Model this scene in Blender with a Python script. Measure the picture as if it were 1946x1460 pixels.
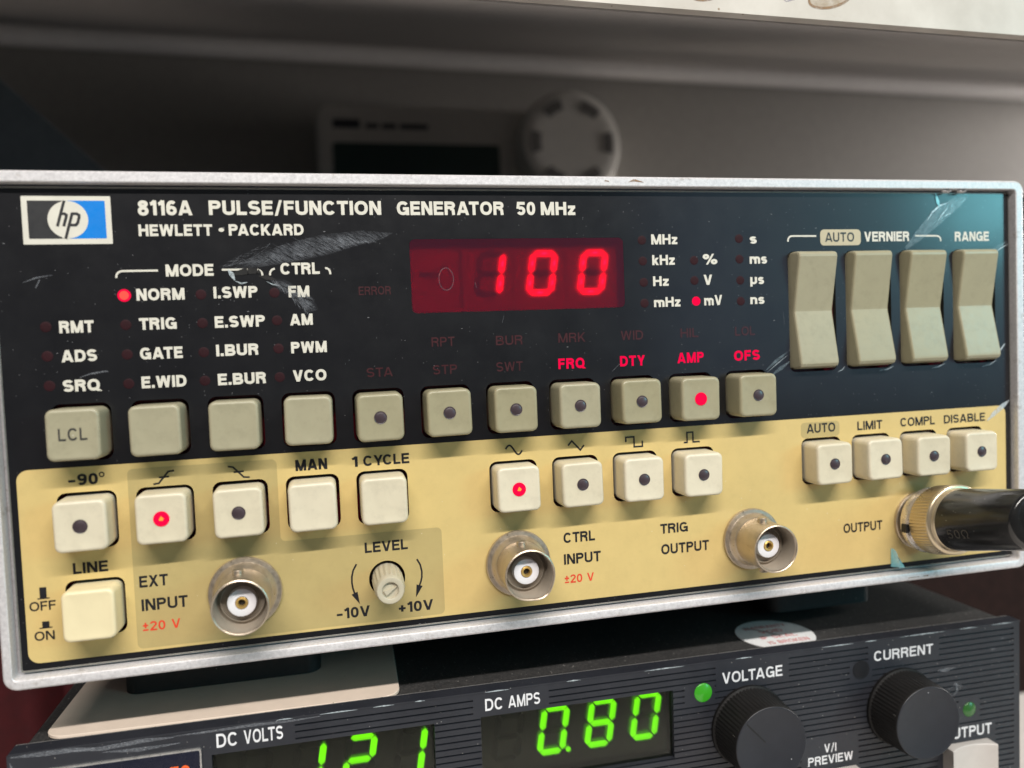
import bpy, bmesh, math, random
from mathutils import Vector, Matrix, noise
random.seed(7)
R = math.radians
for _o in list(bpy.data.objects):
    bpy.data.objects.remove(_o)
scene = bpy.context.scene
COL = scene.collection
MM = 0.001
# World axes: X to the right, Y away from the viewer, Z up.  Y = 0 is the generator's printed panel.  Lengths below are millimetres.

# ------------------------------------------------------------------ camera
cam_d = bpy.data.cameras.new('camera'); cam = bpy.data.objects.new('camera', cam_d); COL.objects.link(cam)
cam_d.sensor_width = 36; cam_d.lens = 27.75
cam_d.clip_start = 0.003; cam_d.clip_end = 30
cam.matrix_world = Matrix(((0.97273172, 0.04932411, -0.22662776, 56.6025*MM),
                           (-0.22846945, 0.03553654, -0.97290229, -152.2912*MM),
                           (-0.03993397, 0.99815043, 0.04583657, 55.6089*MM),
                           (0, 0, 0, 1)))
cam_d.dof.use_dof = True; cam_d.dof.focus_distance = 0.156; cam_d.dof.aperture_fstop = 11.5
scene.camera = cam

# ------------------------------------------------------------------ light
world = bpy.data.worlds.new('World'); scene.world = world; world.use_nodes = True
bg = world.node_tree.nodes['Background']; bg.inputs[0].default_value = (0.97, 0.96, 1.0, 1); bg.inputs[1].default_value = 0.08

def area_lamp(name, loc, target, sx, sy, power, color, spread=180):
    l = bpy.data.lights.new(name, 'AREA'); l.shape = 'RECTANGLE'; l.size = sx; l.size_y = sy
    l.energy = power; l.color = color; l.spread = R(spread)
    o = bpy.data.objects.new(name, l); COL.objects.link(o)
    o.location = [c*MM for c in loc]
    d = (Vector(target)-Vector(loc)).normalized()
    o.rotation_euler = d.to_track_quat('-Z', 'Y').to_euler()
    return o
area_lamp('ceiling_tube', (150, -1055, 1100), (120, 0, 40), 1.6, 0.04, 38, (1.0, 0.95, 0.89))
area_lamp('window', (1230, -880, 360), (200, 0, 75), 0.36, 0.32, 4.6, (0.22, 0.72, 0.80))
area_lamp('sheen_fill', (900, -960, 170), (180, 0, 60), 0.7, 0.45, 0.55, (0.50, 0.68, 1.0))  # added lamp, gives the black panel its wide bluish sheen
area_lamp('wall_fill', (1120, 205, 165), (200, 300, 175), 0.25, 0.2, 8.2, (1.0, 0.94, 0.89))  # added fill out of view at the right, brightens wall and soffit

vs = scene.view_settings
vs.view_transform = 'Standard'; vs.look = 'None'; vs.exposure = 0; vs.gamma = 1; vs.use_curve_mapping = False
scene.render.engine = 'CYCLES'
scene.cycles.use_denoising = True
scene.cycles.max_bounces = 10; scene.cycles.transparent_max_bounces = 16
scene.cycles.caustics_reflective = False; scene.cycles.caustics_refractive = True
scene.cycles.sample_clamp_indirect = 4

# ------------------------------------------------------------------ materials
class NT:
    def __init__(s, name):
        s.m = bpy.data.materials.new(name); s.m.use_nodes = True
        s.t = s.m.node_tree; s.t.nodes.clear(); s.out = s.n('ShaderNodeOutputMaterial')
    def n(s, t, **k):
        x = s.t.nodes.new(t)
        for a, v in k.items(): setattr(x, a, v)
        return x
    def l(s, a, b): s.t.links.new(a, b)
    def coord(s, scale=1000.0, stretch=(1, 1, 1)):
        c = s.n('ShaderNodeTexCoord'); m = s.n('ShaderNodeMapping')
        m.inputs['Scale'].default_value = [scale*k for k in stretch]
        s.l(c.outputs['Object'], m.inputs['Vector']); return m.outputs['Vector']
    def noise(s, vec, scale, detail=4, rough=0.6):
        x = s.n('ShaderNodeTexNoise'); x.inputs['Scale'].default_value = scale
        x.inputs['Detail'].default_value = detail; x.inputs['Roughness'].default_value = rough
        s.l(vec, x.inputs['Vector']); return x.outputs[0]
    def ramp(s, fac, p0, p1, c0, c1):
        r = s.n('ShaderNodeValToRGB'); e = r.color_ramp.elements
        e[0].position = p0; e[1].position = p1
        e[0].color = c0 if len(c0) == 4 else (*c0, 1); e[1].color = c1 if len(c1) == 4 else (*c1, 1)
        s.l(fac, r.inputs[0]); return r.outputs[0]
    def maprange(s, v, a, b, c, d):
        m = s.n('ShaderNodeMapRange'); m.inputs[1].default_value = a; m.inputs[2].default_value = b
        m.inputs[3].default_value = c; m.inputs[4].default_value = d; s.l(v, m.inputs[0]); return m.outputs[0]
    def math(s, op, a, b):
        m = s.n('ShaderNodeMath', operation=op)
        for i, v in enumerate((a, b)):
            if isinstance(v, (int, float)): m.inputs[i].default_value = v
            else: s.l(v, m.inputs[i])
        return m.outputs[0]
    def mix(s, fac, a, b):
        x = s.n('ShaderNodeMix', data_type='RGBA')
        for sock, v in ((x.inputs[0], fac), (x.inputs[6], a), (x.inputs[7], b)):
            if isinstance(v, (int, float)): sock.default_value = v
            elif isinstance(v, tuple): sock.default_value = (*v, 1) if len(v) == 3 else v
            else: s.l(v, sock)
        return x.outputs[2]
    def specks(s, vec, scale, size, density):
        v = s.n('ShaderNodeTexVoronoi'); v.inputs['Scale'].default_value = scale; s.l(vec, v.inputs['Vector'])
        near = s.math('LESS_THAN', v.outputs['Distance'], size)
        sep = s.n('ShaderNodeSeparateColor'); s.l(v.outputs['Color'], sep.inputs[0])
        return s.math('MULTIPLY', near, s.math('LESS_THAN', sep.outputs[0], density))
    def bump(s, h, strength, dist):
        b = s.n('ShaderNodeBump'); b.inputs['Strength'].default_value = strength; b.inputs['Distance'].default_value = dist*MM
        s.l(h, b.inputs['Height']); return b.outputs[0]
    def bsdf(s, base=None, rough=0.5, metal=0.0, spec=0.5, coat=0.0, coat_rough=0.1, normal=None, ior=1.5, sss=0):
        p = s.n('ShaderNodeBsdfPrincipled')
        for k, v in (('Base Color', base), ('Roughness', rough), ('Metallic', metal), ('Normal', normal)):
            if v is None: continue
            if isinstance(v, (int, float)): p.inputs[k].default_value = v
            elif isinstance(v, tuple): p.inputs[k].default_value = (*v, 1)
            else: s.l(v, p.inputs[k])
        p.inputs['Specular IOR Level'].default_value = spec; p.inputs['IOR'].default_value = ior
        p.inputs['Coat Weight'].default_value = coat; p.inputs['Coat Roughness'].default_value = coat_rough
        return p.outputs[0]
    def done(s, sh): s.l(sh, s.out.inputs[0]); return s.m

def plastic(name, col, rough=0.42, var=0.06, dust=0.0, dustcol=(0.45, 0.43, 0.40), coat=0.0, coat_rough=0.1, dscale=1.4, dsize=0.11, bumpy=0.02, spec=0.5, vary=0.0, grime=0.0):
    t = NT(name); v = t.coord()
    n = t.noise(v, 0.22, 5); a = tuple(c*(1-var) for c in col); b = tuple(min(1, c*(1+var)) for c in col)
    base = t.ramp(n, 0.3, 0.7, a, b)
    if dust: base = t.mix(t.specks(v, dscale, dsize, dust), base, dustcol)
    if grime:
        oi0 = t.n('ShaderNodeObjectInfo'); sh = t.n('ShaderNodeVectorMath', operation='MULTIPLY_ADD'); t.l(oi0.outputs['Location'], sh.inputs[0]); sh.inputs[1].default_value = (3000,)*3; t.l(v, sh.inputs[2])
        gm = t.ramp(t.noise(sh.outputs[0], 0.42, 7, 0.72), 0.50, 0.78, (0, 0, 0), (grime,)*3); base = t.mix(gm, base, tuple(c*0.55 for c in col))
    if vary:
        oi = t.n('ShaderNodeObjectInfo'); hs = t.n('ShaderNodeHueSaturation'); t.l(base, hs.inputs['Color'])
        t.l(t.maprange(oi.outputs['Random'], 0, 1, 1-vary, 1+vary), hs.inputs['Value']); t.l(t.maprange(oi.outputs['Random'], 0, 1, 1+vary*1.2, 1-vary*1.2), hs.inputs['Saturation']); base = hs.outputs[0]
    rg = t.maprange(t.noise(v, 0.9, 4), 0.3, 0.7, rough-0.05, rough+0.07)
    nm = t.bump(t.noise(v, 6.0, 3), 0.4, bumpy)
    return t.done(t.bsdf(base, rg, 0, spec, coat, coat_rough, nm))

def metal(name, col, rough=0.3, var=0.18, stain=0.25, stretch=(1, 1, 1), scale=0.6):
    t = NT(name); v = t.coord(1000, stretch)
    n = t.noise(v, scale, 6, 0.7)
    base = t.ramp(n, 0.35, 0.65, tuple(c*(1-var) for c in col), col)
    n2 = t.noise(v, scale*3.1, 5, 0.75)
    base = t.mix(t.ramp(n2, 0.60, 0.72, (0, 0, 0), (stain,)*3), base, tuple(c*0.35 for c in col))
    rg = t.maprange(t.noise(v, scale*2, 5), 0.3, 0.7, rough-0.08, rough+0.14)
    return t.done(t.bsdf(base, rg, 0.82, 0.5, normal=t.bump(n2, 0.35, 0.05)))

def emit(name, col, strength, back=None):
    t = NT(name); e = t.n('ShaderNodeEmission'); e.inputs[0].default_value = (*col, 1); e.inputs[1].default_value = strength
    if back is None: return t.done(e.outputs[0])
    a = t.n('ShaderNodeAddShader'); t.l(e.outputs[0], a.inputs[0]); t.l(t.bsdf(back, 0.25), a.inputs[1]); return t.done(a.outputs[0])

def panel_material():
    t = NT('black_panel_lacquer'); v = t.coord()
    base = t.ramp(t.noise(v, 0.06, 5), 0.3, 0.7, (0.0052, 0.0054, 0.0070), (0.0085, 0.0087, 0.0105))
    fine = t.specks(v, 1.5, 0.085, 0.16); fibre = t.specks(t.coord(1000, (0.35, 1, 1.3)), 0.8, 0.06, 0.10)
    base = t.mix(t.math('MULTIPLY', fine, 0.8), base, (0.30, 0.30, 0.31)); base = t.mix(t.math('MULTIPLY', fibre, 0.6), base, (0.35, 0.35, 0.36))
    haze = t.noise(v, 0.9, 8, 0.75); base = t.mix(t.ramp(haze, 0.60, 0.85, (0, 0, 0), (0.045,)*3), base, (0.3, 0.3, 0.32))
    rg = t.maprange(t.noise(v, 0.15, 6, 0.7), 0.3, 0.7, 0.30, 0.42)
    return t.done(t.bsdf(base, rg, 0, 0.3, 0.85, 0.17, t.bump(t.noise(v, 9, 2), 0.25, 0.01)))

def frame_material():
    t = NT('worn_cast_aluminium'); v = t.coord()
    n = t.noise(v, 1.9, 6, 0.75); n2 = t.noise(v, 0.28, 5, 0.7); n3 = t.noise(t.coord(1000, (0.4, 1, 1)), 3.2, 4, 0.8)
    base = t.ramp(n, 0.33, 0.66, (0.58, 0.56, 0.57), (0.78, 0.755, 0.765))
    base = t.mix(t.ramp(n2, 0.60, 0.70, (0, 0, 0), (0.55,)*3), base, (0.36, 0.31, 0.27))
    base = t.mix(t.ramp(n3, 0.68, 0.75, (0, 0, 0), (0.55,)*3), base, (0.26, 0.23, 0.21))
    rg = t.maprange(n, 0.3, 0.7, 0.36, 0.56)
    return t.done(t.bsdf(base, rg, 0.35, 0.5, normal=t.bump(n, 0.5, 0.05)))

def housing_material(name, c0, c1, dust):
    t = NT(name); v = t.coord()
    base = t.ramp(t.noise(v, 0.05, 5), 0.3, 0.7, c0, c1)
    base = t.mix(t.math('MULTIPLY', t.specks(v, 1.1, 0.15, dust), 0.8), base, (0.34, 0.32, 0.30))
    base = t.mix(t.ramp(t.noise(v, 2.2, 8, 0.85), 0.48, 0.70, (0, 0, 0), (0.30,)*3), base, (0.30, 0.28, 0.26))
    return t.done(t.bsdf(base, 0.62, 0, 0.35, normal=t.bump(t.noise(v, 2.5, 4), 0.5, 0.08)))

def supply_front_material():
    t = NT('scuffed_dark_grey_plastic'); v = t.coord()
    base = t.ramp(t.noise(v, 0.09, 6), 0.3, 0.7, (0.0165, 0.0180, 0.0240), (0.0255, 0.0275, 0.0350))
    scuff = t.ramp(t.noise(t.coord(1000, (0.5, 1, 1.6)), 0.35, 8, 0.78), 0.66, 0.80, (0, 0, 0), (0.45,)*3)
    base = t.mix(scuff, base, (0.20, 0.19, 0.18))
    base = t.mix(t.math('MULTIPLY', t.specks(v, 1.0, 0.09, 0.25), 0.8), base, (0.42, 0.40, 0.38))
    return t.done(t.bsdf(base, t.maprange(t.noise(v, 0.6, 4), 0.3, 0.7, 0.36, 0.5), 0, 0.5, normal=t.bump(t.noise(v, 5, 3), 0.35, 0.03)))

def filter_material():
    t = NT('red_filter_window')
    tr = t.n('ShaderNodeBsdfTransparent'); tr.inputs[0].default_value = (0.76, 0.055, 0.140, 1)
    rf = t.n('ShaderNodeBsdfRefraction'); rf.inputs['Color'].default_value = (0.85, 0.04, 0.14, 1); rf.inputs['Roughness'].default_value = 0.55; rf.inputs['IOR'].default_value = 1.42
    m = t.n('ShaderNodeMixShader'); m.inputs[0].default_value = 0.58; t.l(tr.outputs[0], m.inputs[1]); t.l(rf.outputs[0], m.inputs[2])
    df = t.n('ShaderNodeBsdfDiffuse'); df.inputs[0].default_value = (0.24, 0.05, 0.11, 1)
    m2 = t.n('ShaderNodeMixShader'); m2.inputs[0].default_value = 0.14; t.l(m.outputs[0], m2.inputs[1]); t.l(df.outputs[0], m2.inputs[2])
    gl = t.n('ShaderNodeBsdfGlossy'); gl.inputs['Roughness'].default_value = 0.22
    fr = t.n('ShaderNodeFresnel'); fr.inputs[0].default_value = 1.45
    m3 = t.n('ShaderNodeMixShader'); t.l(fr.outputs[0], m3.inputs[0]); t.l(m2.outputs[0], m3.inputs[1]); t.l(gl.outputs[0], m3.inputs[2])
    return t.done(m3.outputs[0])

def smoke_material():
    t = NT('smoked_filter')
    tr = t.n('ShaderNodeBsdfTransparent'); tr.inputs[0].default_value = (0.78, 0.80, 0.74, 1)
    rf = t.n('ShaderNodeBsdfRefraction'); rf.inputs['Color'].default_value = (0.8, 0.85, 0.75, 1); rf.inputs['Roughness'].default_value = 0.36; rf.inputs['IOR'].default_value = 1.4
    m = t.n('ShaderNodeMixShader'); m.inputs[0].default_value = 0.22; t.l(tr.outputs[0], m.inputs[1]); t.l(rf.outputs[0], m.inputs[2])
    gl = t.n('ShaderNodeBsdfGlossy'); gl.inputs['Roughness'].default_value = 0.2; fr = t.n('ShaderNodeFresnel'); fr.inputs[0].default_value = 1.4
    m3 = t.n('ShaderNodeMixShader'); t.l(fr.outputs[0], m3.inputs[0]); t.l(m.outputs[0], m3.inputs[1]); t.l(gl.outputs[0], m3.inputs[2])
    return t.done(m3.outputs[0])

def veil_material(name, col, amount, rough=0.25, scale=2.2, lo=0.35, hi=0.7, gloss=0.3):
    t = NT(name); v = t.coord()
    tr = t.n('ShaderNodeBsdfTransparent'); sh = t.bsdf(col, rough, 0, 0.8, gloss, 0.15)
    f = t.maprange(t.noise(v, scale, 6, 0.7), lo, hi, 0.0, amount)
    m = t.n('ShaderNodeMixShader'); t.l(f, m.inputs[0]); t.l(tr.outputs[0], m.inputs[1]); t.l(sh, m.inputs[2])
    return t.done(m.outputs[0])

M = dict(
    panel=panel_material(), frame=frame_material(), lens_ring=plastic('lens_hole', (0.16, 0.14, 0.11), 0.5, 0.1),
    yellow=plastic('mustard_print', (0.63, 0.475, 0.195), 0.34, 0.035, 0.03, (0.72, 0.66, 0.5), grime=0.16, coat=0.35, coat_rough=0.22, bumpy=0.02),
    olive=plastic('olive_print', (0.46, 0.360, 0.155), 0.34, 0.035, 0.04, (0.68, 0.62, 0.45), grime=0.16, coat=0.35, coat_rough=0.22, bumpy=0.02),
    cream=plastic('cream_print', (0.66, 0.63, 0.55), 0.45, 0.05, bumpy=0.005), black_ink=plastic('black_ink', (0.012, 0.012, 0.015), 0.4, 0.1, bumpy=0.005),
    red_ink=plastic('red_ink', (0.70, 0.055, 0.025), 0.4, 0.08, bumpy=0.005), dim_red=plastic('unlit_red_print', (0.044, 0.008, 0.011), 0.4, 0.12, bumpy=0.005),
    blue=plastic('blue_print', (0.0, 0.20, 0.66), 0.4, 0.04, bumpy=0.005), grey_ink=plastic('charcoal_print', (0.030, 0.030, 0.032), 0.4, 0.06, bumpy=0.005), pill=plastic('sand_print', (0.50, 0.43, 0.29), 0.4, 0.05, bumpy=0.005),
    olive_cap=plastic('olive_grey_keycap', (0.335, 0.305, 0.200), 0.38, 0.04, 0.03, (0.5, 0.47, 0.38), vary=0.07, grime=0.35, dscale=0.9, coat=0.15, coat_rough=0.2),
    pale_cap=plastic('pale_beige_keycap', (0.66, 0.595, 0.45), 0.38, 0.04, 0.04, (0.42, 0.38, 0.30), vary=0.04, grime=0.30, dscale=0.8, coat=0.15, coat_rough=0.2),
    cream_cap=plastic('creamy_keycap', (0.76, 0.66, 0.42), 0.38, 0.03, coat=0.15, coat_rough=0.2),
    red_sheet=plastic('red_leak_filter', (0.22, 0.004, 0.016), 0.3, 0.1), dark=plastic('dark_recess', (0.008, 0.008, 0.009), 0.6, 0.1),
    led_off=plastic('unlit_key_lens', (0.055, 0.038, 0.045), 0.34, 0.25, coat=0.4, coat_rough=0.22), dot_off=plastic('unlit_red_lens', (0.024, 0.005, 0.0075), 0.6, 0.2, spec=0.2),
    led_on=emit('lit_red_lens', (1.0, 0.004, 0.060), 1.1), led_hot=emit('lit_die', (1.0, 0.30, 0.04), 1.5), led_norm=emit('lit_orange_red_lens', (1.0, 0.085, 0.060), 1.4),
    red_text=emit('lit_red_legend', (1.0, 0.004, 0.070), 0.98),
    seg=emit('red_segment', (1.0, 0.05, 0.36), 4.0), die=emit('segment_die', (1.0, 0.75, 1.0), 9.0), seg_off=plastic('unlit_segment', (0.16, 0.05, 0.06), 0.5, 0.1),
    package=plastic('display_package', (0.80, 0.78, 0.80), 0.6, 0.05), package_dim=plastic('display_surround', (0.10, 0.08, 0.09), 0.6, 0.1), filter=filter_material(), smoke=smoke_material(),
    nickel=metal('tarnished_nickel', (0.56, 0.475, 0.375), 0.34, 0.15, 0.15), lit_inside=plastic('matte_lit_barrel', (0.36, 0.31, 0.25), 0.4, 0.12, 0.10, (0.6, 0.55, 0.48), bumpy=0.03), brass=metal('knurled_brass', (0.66, 0.55, 0.38), 0.30, 0.05, 0.0, scale=0.05), nickel_bright=metal('bright_nickel', (0.80, 0.73, 0.66), 0.24, 0.08, 0.03, scale=0.15), gold=metal('gold_contact', (0.95, 0.62, 0.20), 0.34, 0.05, 0.0), teflon=plastic('white_insulator', (0.82, 0.80, 0.82), 0.45, 0.02),
    knob=plastic('cream_knob', (0.50, 0.455, 0.345), 0.4, 0.04), rim=metal('panel_edge_metal', (0.42, 0.41, 0.37), 0.4),
    housing=housing_material('generator_housing_paint', (0.03, 0.03, 0.03), (0.05, 0.05, 0.05), 0.1),
    rubber=plastic('black_rubber', (0.014, 0.014, 0.014), 0.6, 0.2, 0.05, bumpy=0.05), boot=plastic('black_boot', (0.012, 0.012, 0.012), 0.20, 0.2, 0.16, (0.36, 0.34, 0.30), dscale=1.5, dsize=0.1, coat=0.4, coat_rough=0.14, bumpy=0.03),
    emboss=plastic('pressed_lettering', (0.045, 0.041, 0.033), 0.5, 0.1),
    supply_case=housing_material('supply_housing_paint', (0.016, 0.016, 0.017), (0.030, 0.029, 0.029), 0.30), supply_front=supply_front_material(),
    white_ink=plastic('white_ink', (0.70, 0.70, 0.72), 0.45, 0.1, bumpy=0.005), window=plastic('smoked_window', (0.009, 0.009, 0.008), 0.2, 0.2, coat=0.3, coat_rough=0.1),
    green=emit('green_segment', (0.21, 1.0, 0.0), 1.7), green_off=plastic('unlit_green_segment', (0.020, 0.020, 0.018), 0.4, 0.1), knob_black=plastic('black_knob', (0.007, 0.0065, 0.0065), 0.6, 0.2, 0.05, (0.3, 0.28, 0.26), spec=0.25),
    knob_face=plastic('slate_knob_face', (0.017, 0.0185, 0.0245), 0.42, 0.12, 0.06, (0.4, 0.4, 0.42), dscale=0.9, spec=0.4), grey_cap=plastic('light_grey_key', (0.52, 0.48, 0.45), 0.4, 0.05),
    green_lens=plastic('green_lens', (0.04, 0.22, 0.015), 0.3, 0.1), green_glow=emit('glowing_green_lens', (0.04, 0.55, 0.008), 0.34, (0.03, 0.16, 0.015)), green_dim=emit('dim_green_lens', (0.03, 0.4, 0.005), 0.16, (0.025, 0.06, 0.025)), black_lens=plastic('unlit_lens', (0.010, 0.010, 0.012), 0.4),
    plate=plastic('cream_sheet', (0.72, 0.60, 0.50), 0.34, 0.04, 0.10, (0.40, 0.33, 0.26), dscale=0.5, dsize=0.07, bumpy=0.01), sticker=plastic('white_label', (0.80, 0.80, 0.80), 0.3, 0.03), faded_red=plastic('faded_red_ink', (0.62, 0.22, 0.22), 0.5, 0.2), faded_grey=plastic('pencil_smear', (0.22, 0.21, 0.21), 0.6),
    silver=metal('silver_edge', (0.75, 0.74, 0.72), 0.3), navy=plastic('navy_plate', (0.007, 0.009, 0.022), 0.25, 0.1), orange=plastic('orange_ink', (0.80, 0.12, 0.02), 0.4),
    trim_paint=plastic('pale_trim_paint', (0.78, 0.75, 0.73), 0.35, 0.04), grey_paint=plastic('warm_grey_paint', (0.44, 0.41, 0.39), 0.5, 0.05, bumpy=0.1), wall_paint=plastic('wall_grey_paint', (0.30, 0.285, 0.265), 0.55, 0.07, bumpy=0.1), meter=plastic('pale_meter_plastic', (0.66, 0.635, 0.59), 0.5, 0.04), meter_dark=plastic('meter_groove', (0.16, 0.15, 0.145), 0.6), lcd=plastic('dark_green_screen', (0.016, 0.045, 0.042), 0.3, 0.1), lcd_text=plastic('meter_print', (0.04, 0.04, 0.05), 0.6),
    red_cloth=plastic('dark_red_cloth', (0.055, 0.0006, 0.003), 0.8, 0.2), brown=plastic('dark_brown_wood', (0.014, 0.006, 0.005), 0.8, 0.3, spec=0.15), bench=plastic('white_bench_laminate', (0.74, 0.68, 0.64), 0.4, 0.05), slate=plastic('blue_grey_board', (0.075, 0.10, 0.12), 0.5, 0.1),
    scuff=veil_material('grey_scuff', (0.34, 0.36, 0.40), 0.60, 0.5, 4.0), film=veil_material('clear_film_crease', (0.36, 0.47, 0.52), 0.34, 0.2, 0.8, 0.25, 0.7, 1.0), film_bright=veil_material('film_fold', (0.62, 0.70, 0.74), 0.75, 0.15, 1.5, 0.2, 0.6, 1.0), cyan=veil_material('cyan_film', (0.22, 0.56, 0.62), 0.75, 0.15, 1.0, 0.1, 0.5, 1.0), tear=plastic('torn_edge', (0.012, 0.011, 0.011), 0.8, 0.3),
)

def shelf_front_material():
    t = NT('stained_white_laminate'); v = t.coord()
    base = t.ramp(t.noise(v, 0.05, 5), 0.35, 0.65, (0.53, 0.485, 0.43), (0.66, 0.615, 0.555))
    base = t.mix(t.math('MULTIPLY', t.ramp(t.noise(t.coord(1000, (1, 1, 2.2)), 0.11, 6, 0.7), 0.62, 0.74, (0, 0, 0), (1, 1, 1)), 0.5), base, (0.42, 0.33, 0.24))
    base = t.mix(t.specks(v, 0.35, 0.10, 0.25), base, (0.30, 0.22, 0.15))
    return t.done(t.bsdf(base, 0.4))
M['shelf_front'] = shelf_front_material()
def smear_material():
    t = NT('rubbed_smear'); c = t.n('ShaderNodeTexCoord'); m = t.n('ShaderNodeMapping'); m.inputs['Rotation'].default_value = (0, R(-32), 0); t.l(c.outputs['Object'], m.inputs['Vector'])
    m2 = t.n('ShaderNodeMapping'); m2.inputs['Scale'].default_value = (420, 1000, 4200); t.l(m.outputs[0], m2.inputs['Vector'])
    f = t.maprange(t.noise(m2.outputs[0], 1.0, 7, 0.75), 0.42, 0.74, 0.0, 0.34)
    f = t.math('MULTIPLY', f, t.maprange(t.noise(t.coord(), 0.28, 4, 0.7), 0.36, 0.62, 0.15, 1.0))
    tr = t.n('ShaderNodeBsdfTransparent'); sh = t.bsdf((0.33, 0.35, 0.39), 0.45); mx = t.n('ShaderNodeMixShader')
    t.l(f, mx.inputs[0]); t.l(tr.outputs[0], mx.inputs[1]); t.l(sh, mx.inputs[2]); return t.done(mx.outputs[0])
M['smear'] = smear_material()
M['stain'] = veil_material('brown_stain', (0.27, 0.14, 0.05), 0.85, 0.6, 0.5, 0.25, 0.6, 0.0)
M['stain_wash'] = veil_material('brown_stain_wash', (0.40, 0.27, 0.13), 0.5, 0.6, 0.3, 0.25, 0.65, 0.0)
M['pen'] = veil_material('violet_pen_line', (0.30, 0.26, 0.36), 0.7, 0.6, 1.0, 0.2, 0.6, 0.0)

# ------------------------------------------------------------------ mesh helpers (millimetres in)
def link(name, me, mat, parent=None, smooth=None):
    o = bpy.data.objects.new(name, me); COL.objects.link(o)
    for mt in (mat if isinstance(mat, (list, tuple)) else [mat]): me.materials.append(mt)
    if smooth is not None:
        me.polygons.foreach_set('use_smooth', [True]*len(me.polygons)); me.set_sharp_from_angle(angle=R(smooth))
    if parent is not None: o.parent = parent
    return o
def mesh(verts, faces):
    me = bpy.data.meshes.new('mesh'); me.from_pydata([(x*MM, y*MM, z*MM) for x, y, z in verts], [], faces); me.update(); return me
def tag(o, label=None, category=None, group=None, kind=None):
    for k, v in (('label', label), ('category', category), ('group', group), ('kind', kind)):
        if v: o[k] = v
    return o
def thing(name, loc, label, category, group=None):
    o = bpy.data.objects.new(name, None); COL.objects.link(o); o.location = [c*MM for c in loc]; o.empty_display_size = 0.01
    return tag(o, label, category, group)

class G:
    """collects faces; points are (x, y, z) in mm"""
    def __init__(s): s.v = []; s.f = []; s.mi = []
    def face(s, pts, mi=0):
        b = len(s.v); s.v += list(pts); s.f.append(tuple(range(b, b+len(pts)))); s.mi.append(mi)
    def loft(s, loops, cap0=False, cap1=False, closed=True, mi=0):
        n = len(loops[0]); b = len(s.v)
        for L in loops: s.v += list(L)
        for i in range(len(loops)-1):
            for j in range(n if closed else n-1):
                k = (j+1) % n
                s.f.append((b+i*n+j, b+i*n+k, b+(i+1)*n+k, b+(i+1)*n+j)); s.mi.append(mi)
        if cap0: s.f.append(tuple(b+j for j in reversed(range(n)))); s.mi.append(mi)
        if cap1: s.f.append(tuple(b+(len(loops)-1)*n+j for j in range(n))); s.mi.append(mi)
    def box(s, x0, x1, y0, y1, z0, z1, mi=0):
        v = [(x, y, z) for x in (x0, x1) for y in (y0, y1) for z in (z0, z1)]; b = len(s.v); s.v += v
        for q in ((0, 1, 3, 2), (4, 6, 7, 5), (0, 4, 5, 1), (2, 3, 7, 6), (0, 2, 6, 4), (1, 5, 7, 3)):
            s.f.append(tuple(b+i for i in q)); s.mi.append(mi)
    def lathe(s, prof, n=48, cx=0, cz=0, mi=0, rmod=None, dirx=(0, 0)):
        """prof: (radius, y); axis runs along Y through (cx, cz), leaning by dirx per mm towards the viewer"""
        loops = []
        for r, y in prof:
            L = []
            for j in range(n):
                a = 2*math.pi*j/n; rr = r*(rmod(a, y) if rmod else 1)
                L.append((cx - dirx[0]*y + rr*math.cos(a), y, cz - dirx[1]*y + rr*math.sin(a)))
            loops.append(L)
        s.loft(loops, mi=mi)
    def build(s, name, mat, parent=None, smooth=None, weld=False, recalc=True):
        me = mesh(s.v, s.f)
        for p, m in zip(me.polygons, s.mi): p.material_index = m
        bm = bmesh.new(); bm.from_mesh(me)
        if weld: bmesh.ops.remove_doubles(bm, verts=bm.verts, dist=1e-7)
        if recalc: bmesh.ops.recalc_face_normals(bm, faces=bm.faces)
        bm.to_mesh(me); bm.free()
        return link(name, me, mat, parent, smooth)

def rr(x0, x1, z0, z1, r, n=6):
    """rounded rectangle outline, anticlockwise"""
    p = []
    for cx, cz, a0 in ((x1-r, z1-r, 0), (x0+r, z1-r, 90), (x0+r, z0+r, 180), (x1-r, z0+r, 270)):
        for i in range(n+1):
            a = R(a0+90*i/n); p.append((cx+r*math.cos(a), cz+r*math.sin(a)))
    return p
def at_y(p, y): return [(x, y, z) for x, z in p]
def circle(cx, cz, r, n=28): return [(cx+r*math.cos(2*math.pi*i/n), cz+r*math.sin(2*math.pi*i/n)) for i in range(n)]

def sheet(name, outlines, front, thick, mat, parent=None):
    """flat sheet in the XZ plane with its front face at Y = front; outlines after the first cut holes"""
    c = bpy.data.curves.new('sheet', 'CURVE'); c.dimensions = '2D'; c.fill_mode = 'BOTH'; c.extrude = thick/2*MM
    for pts in outlines:
        sp = c.splines.new('POLY'); sp.points.add(len(pts)-1); sp.use_cyclic_u = True
        for q, (x, z) in zip(sp.points, pts): q.co = (x*MM, z*MM, 0, 1)
    o = bpy.data.objects.new('sheet', c); COL.objects.link(o)
    dg = bpy.context.evaluated_depsgraph_get(); me = bpy.data.meshes.new_from_object(o.evaluated_get(dg))
    bpy.data.objects.remove(o); bpy.data.curves.remove(c)
    for v in me.vertices:
        x, z, h = v.co; v.co = (x, (front+thick/2)*MM - h, z)
    me.update(); me.materials.clear()
    return link(name, me, mat, parent)

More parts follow.
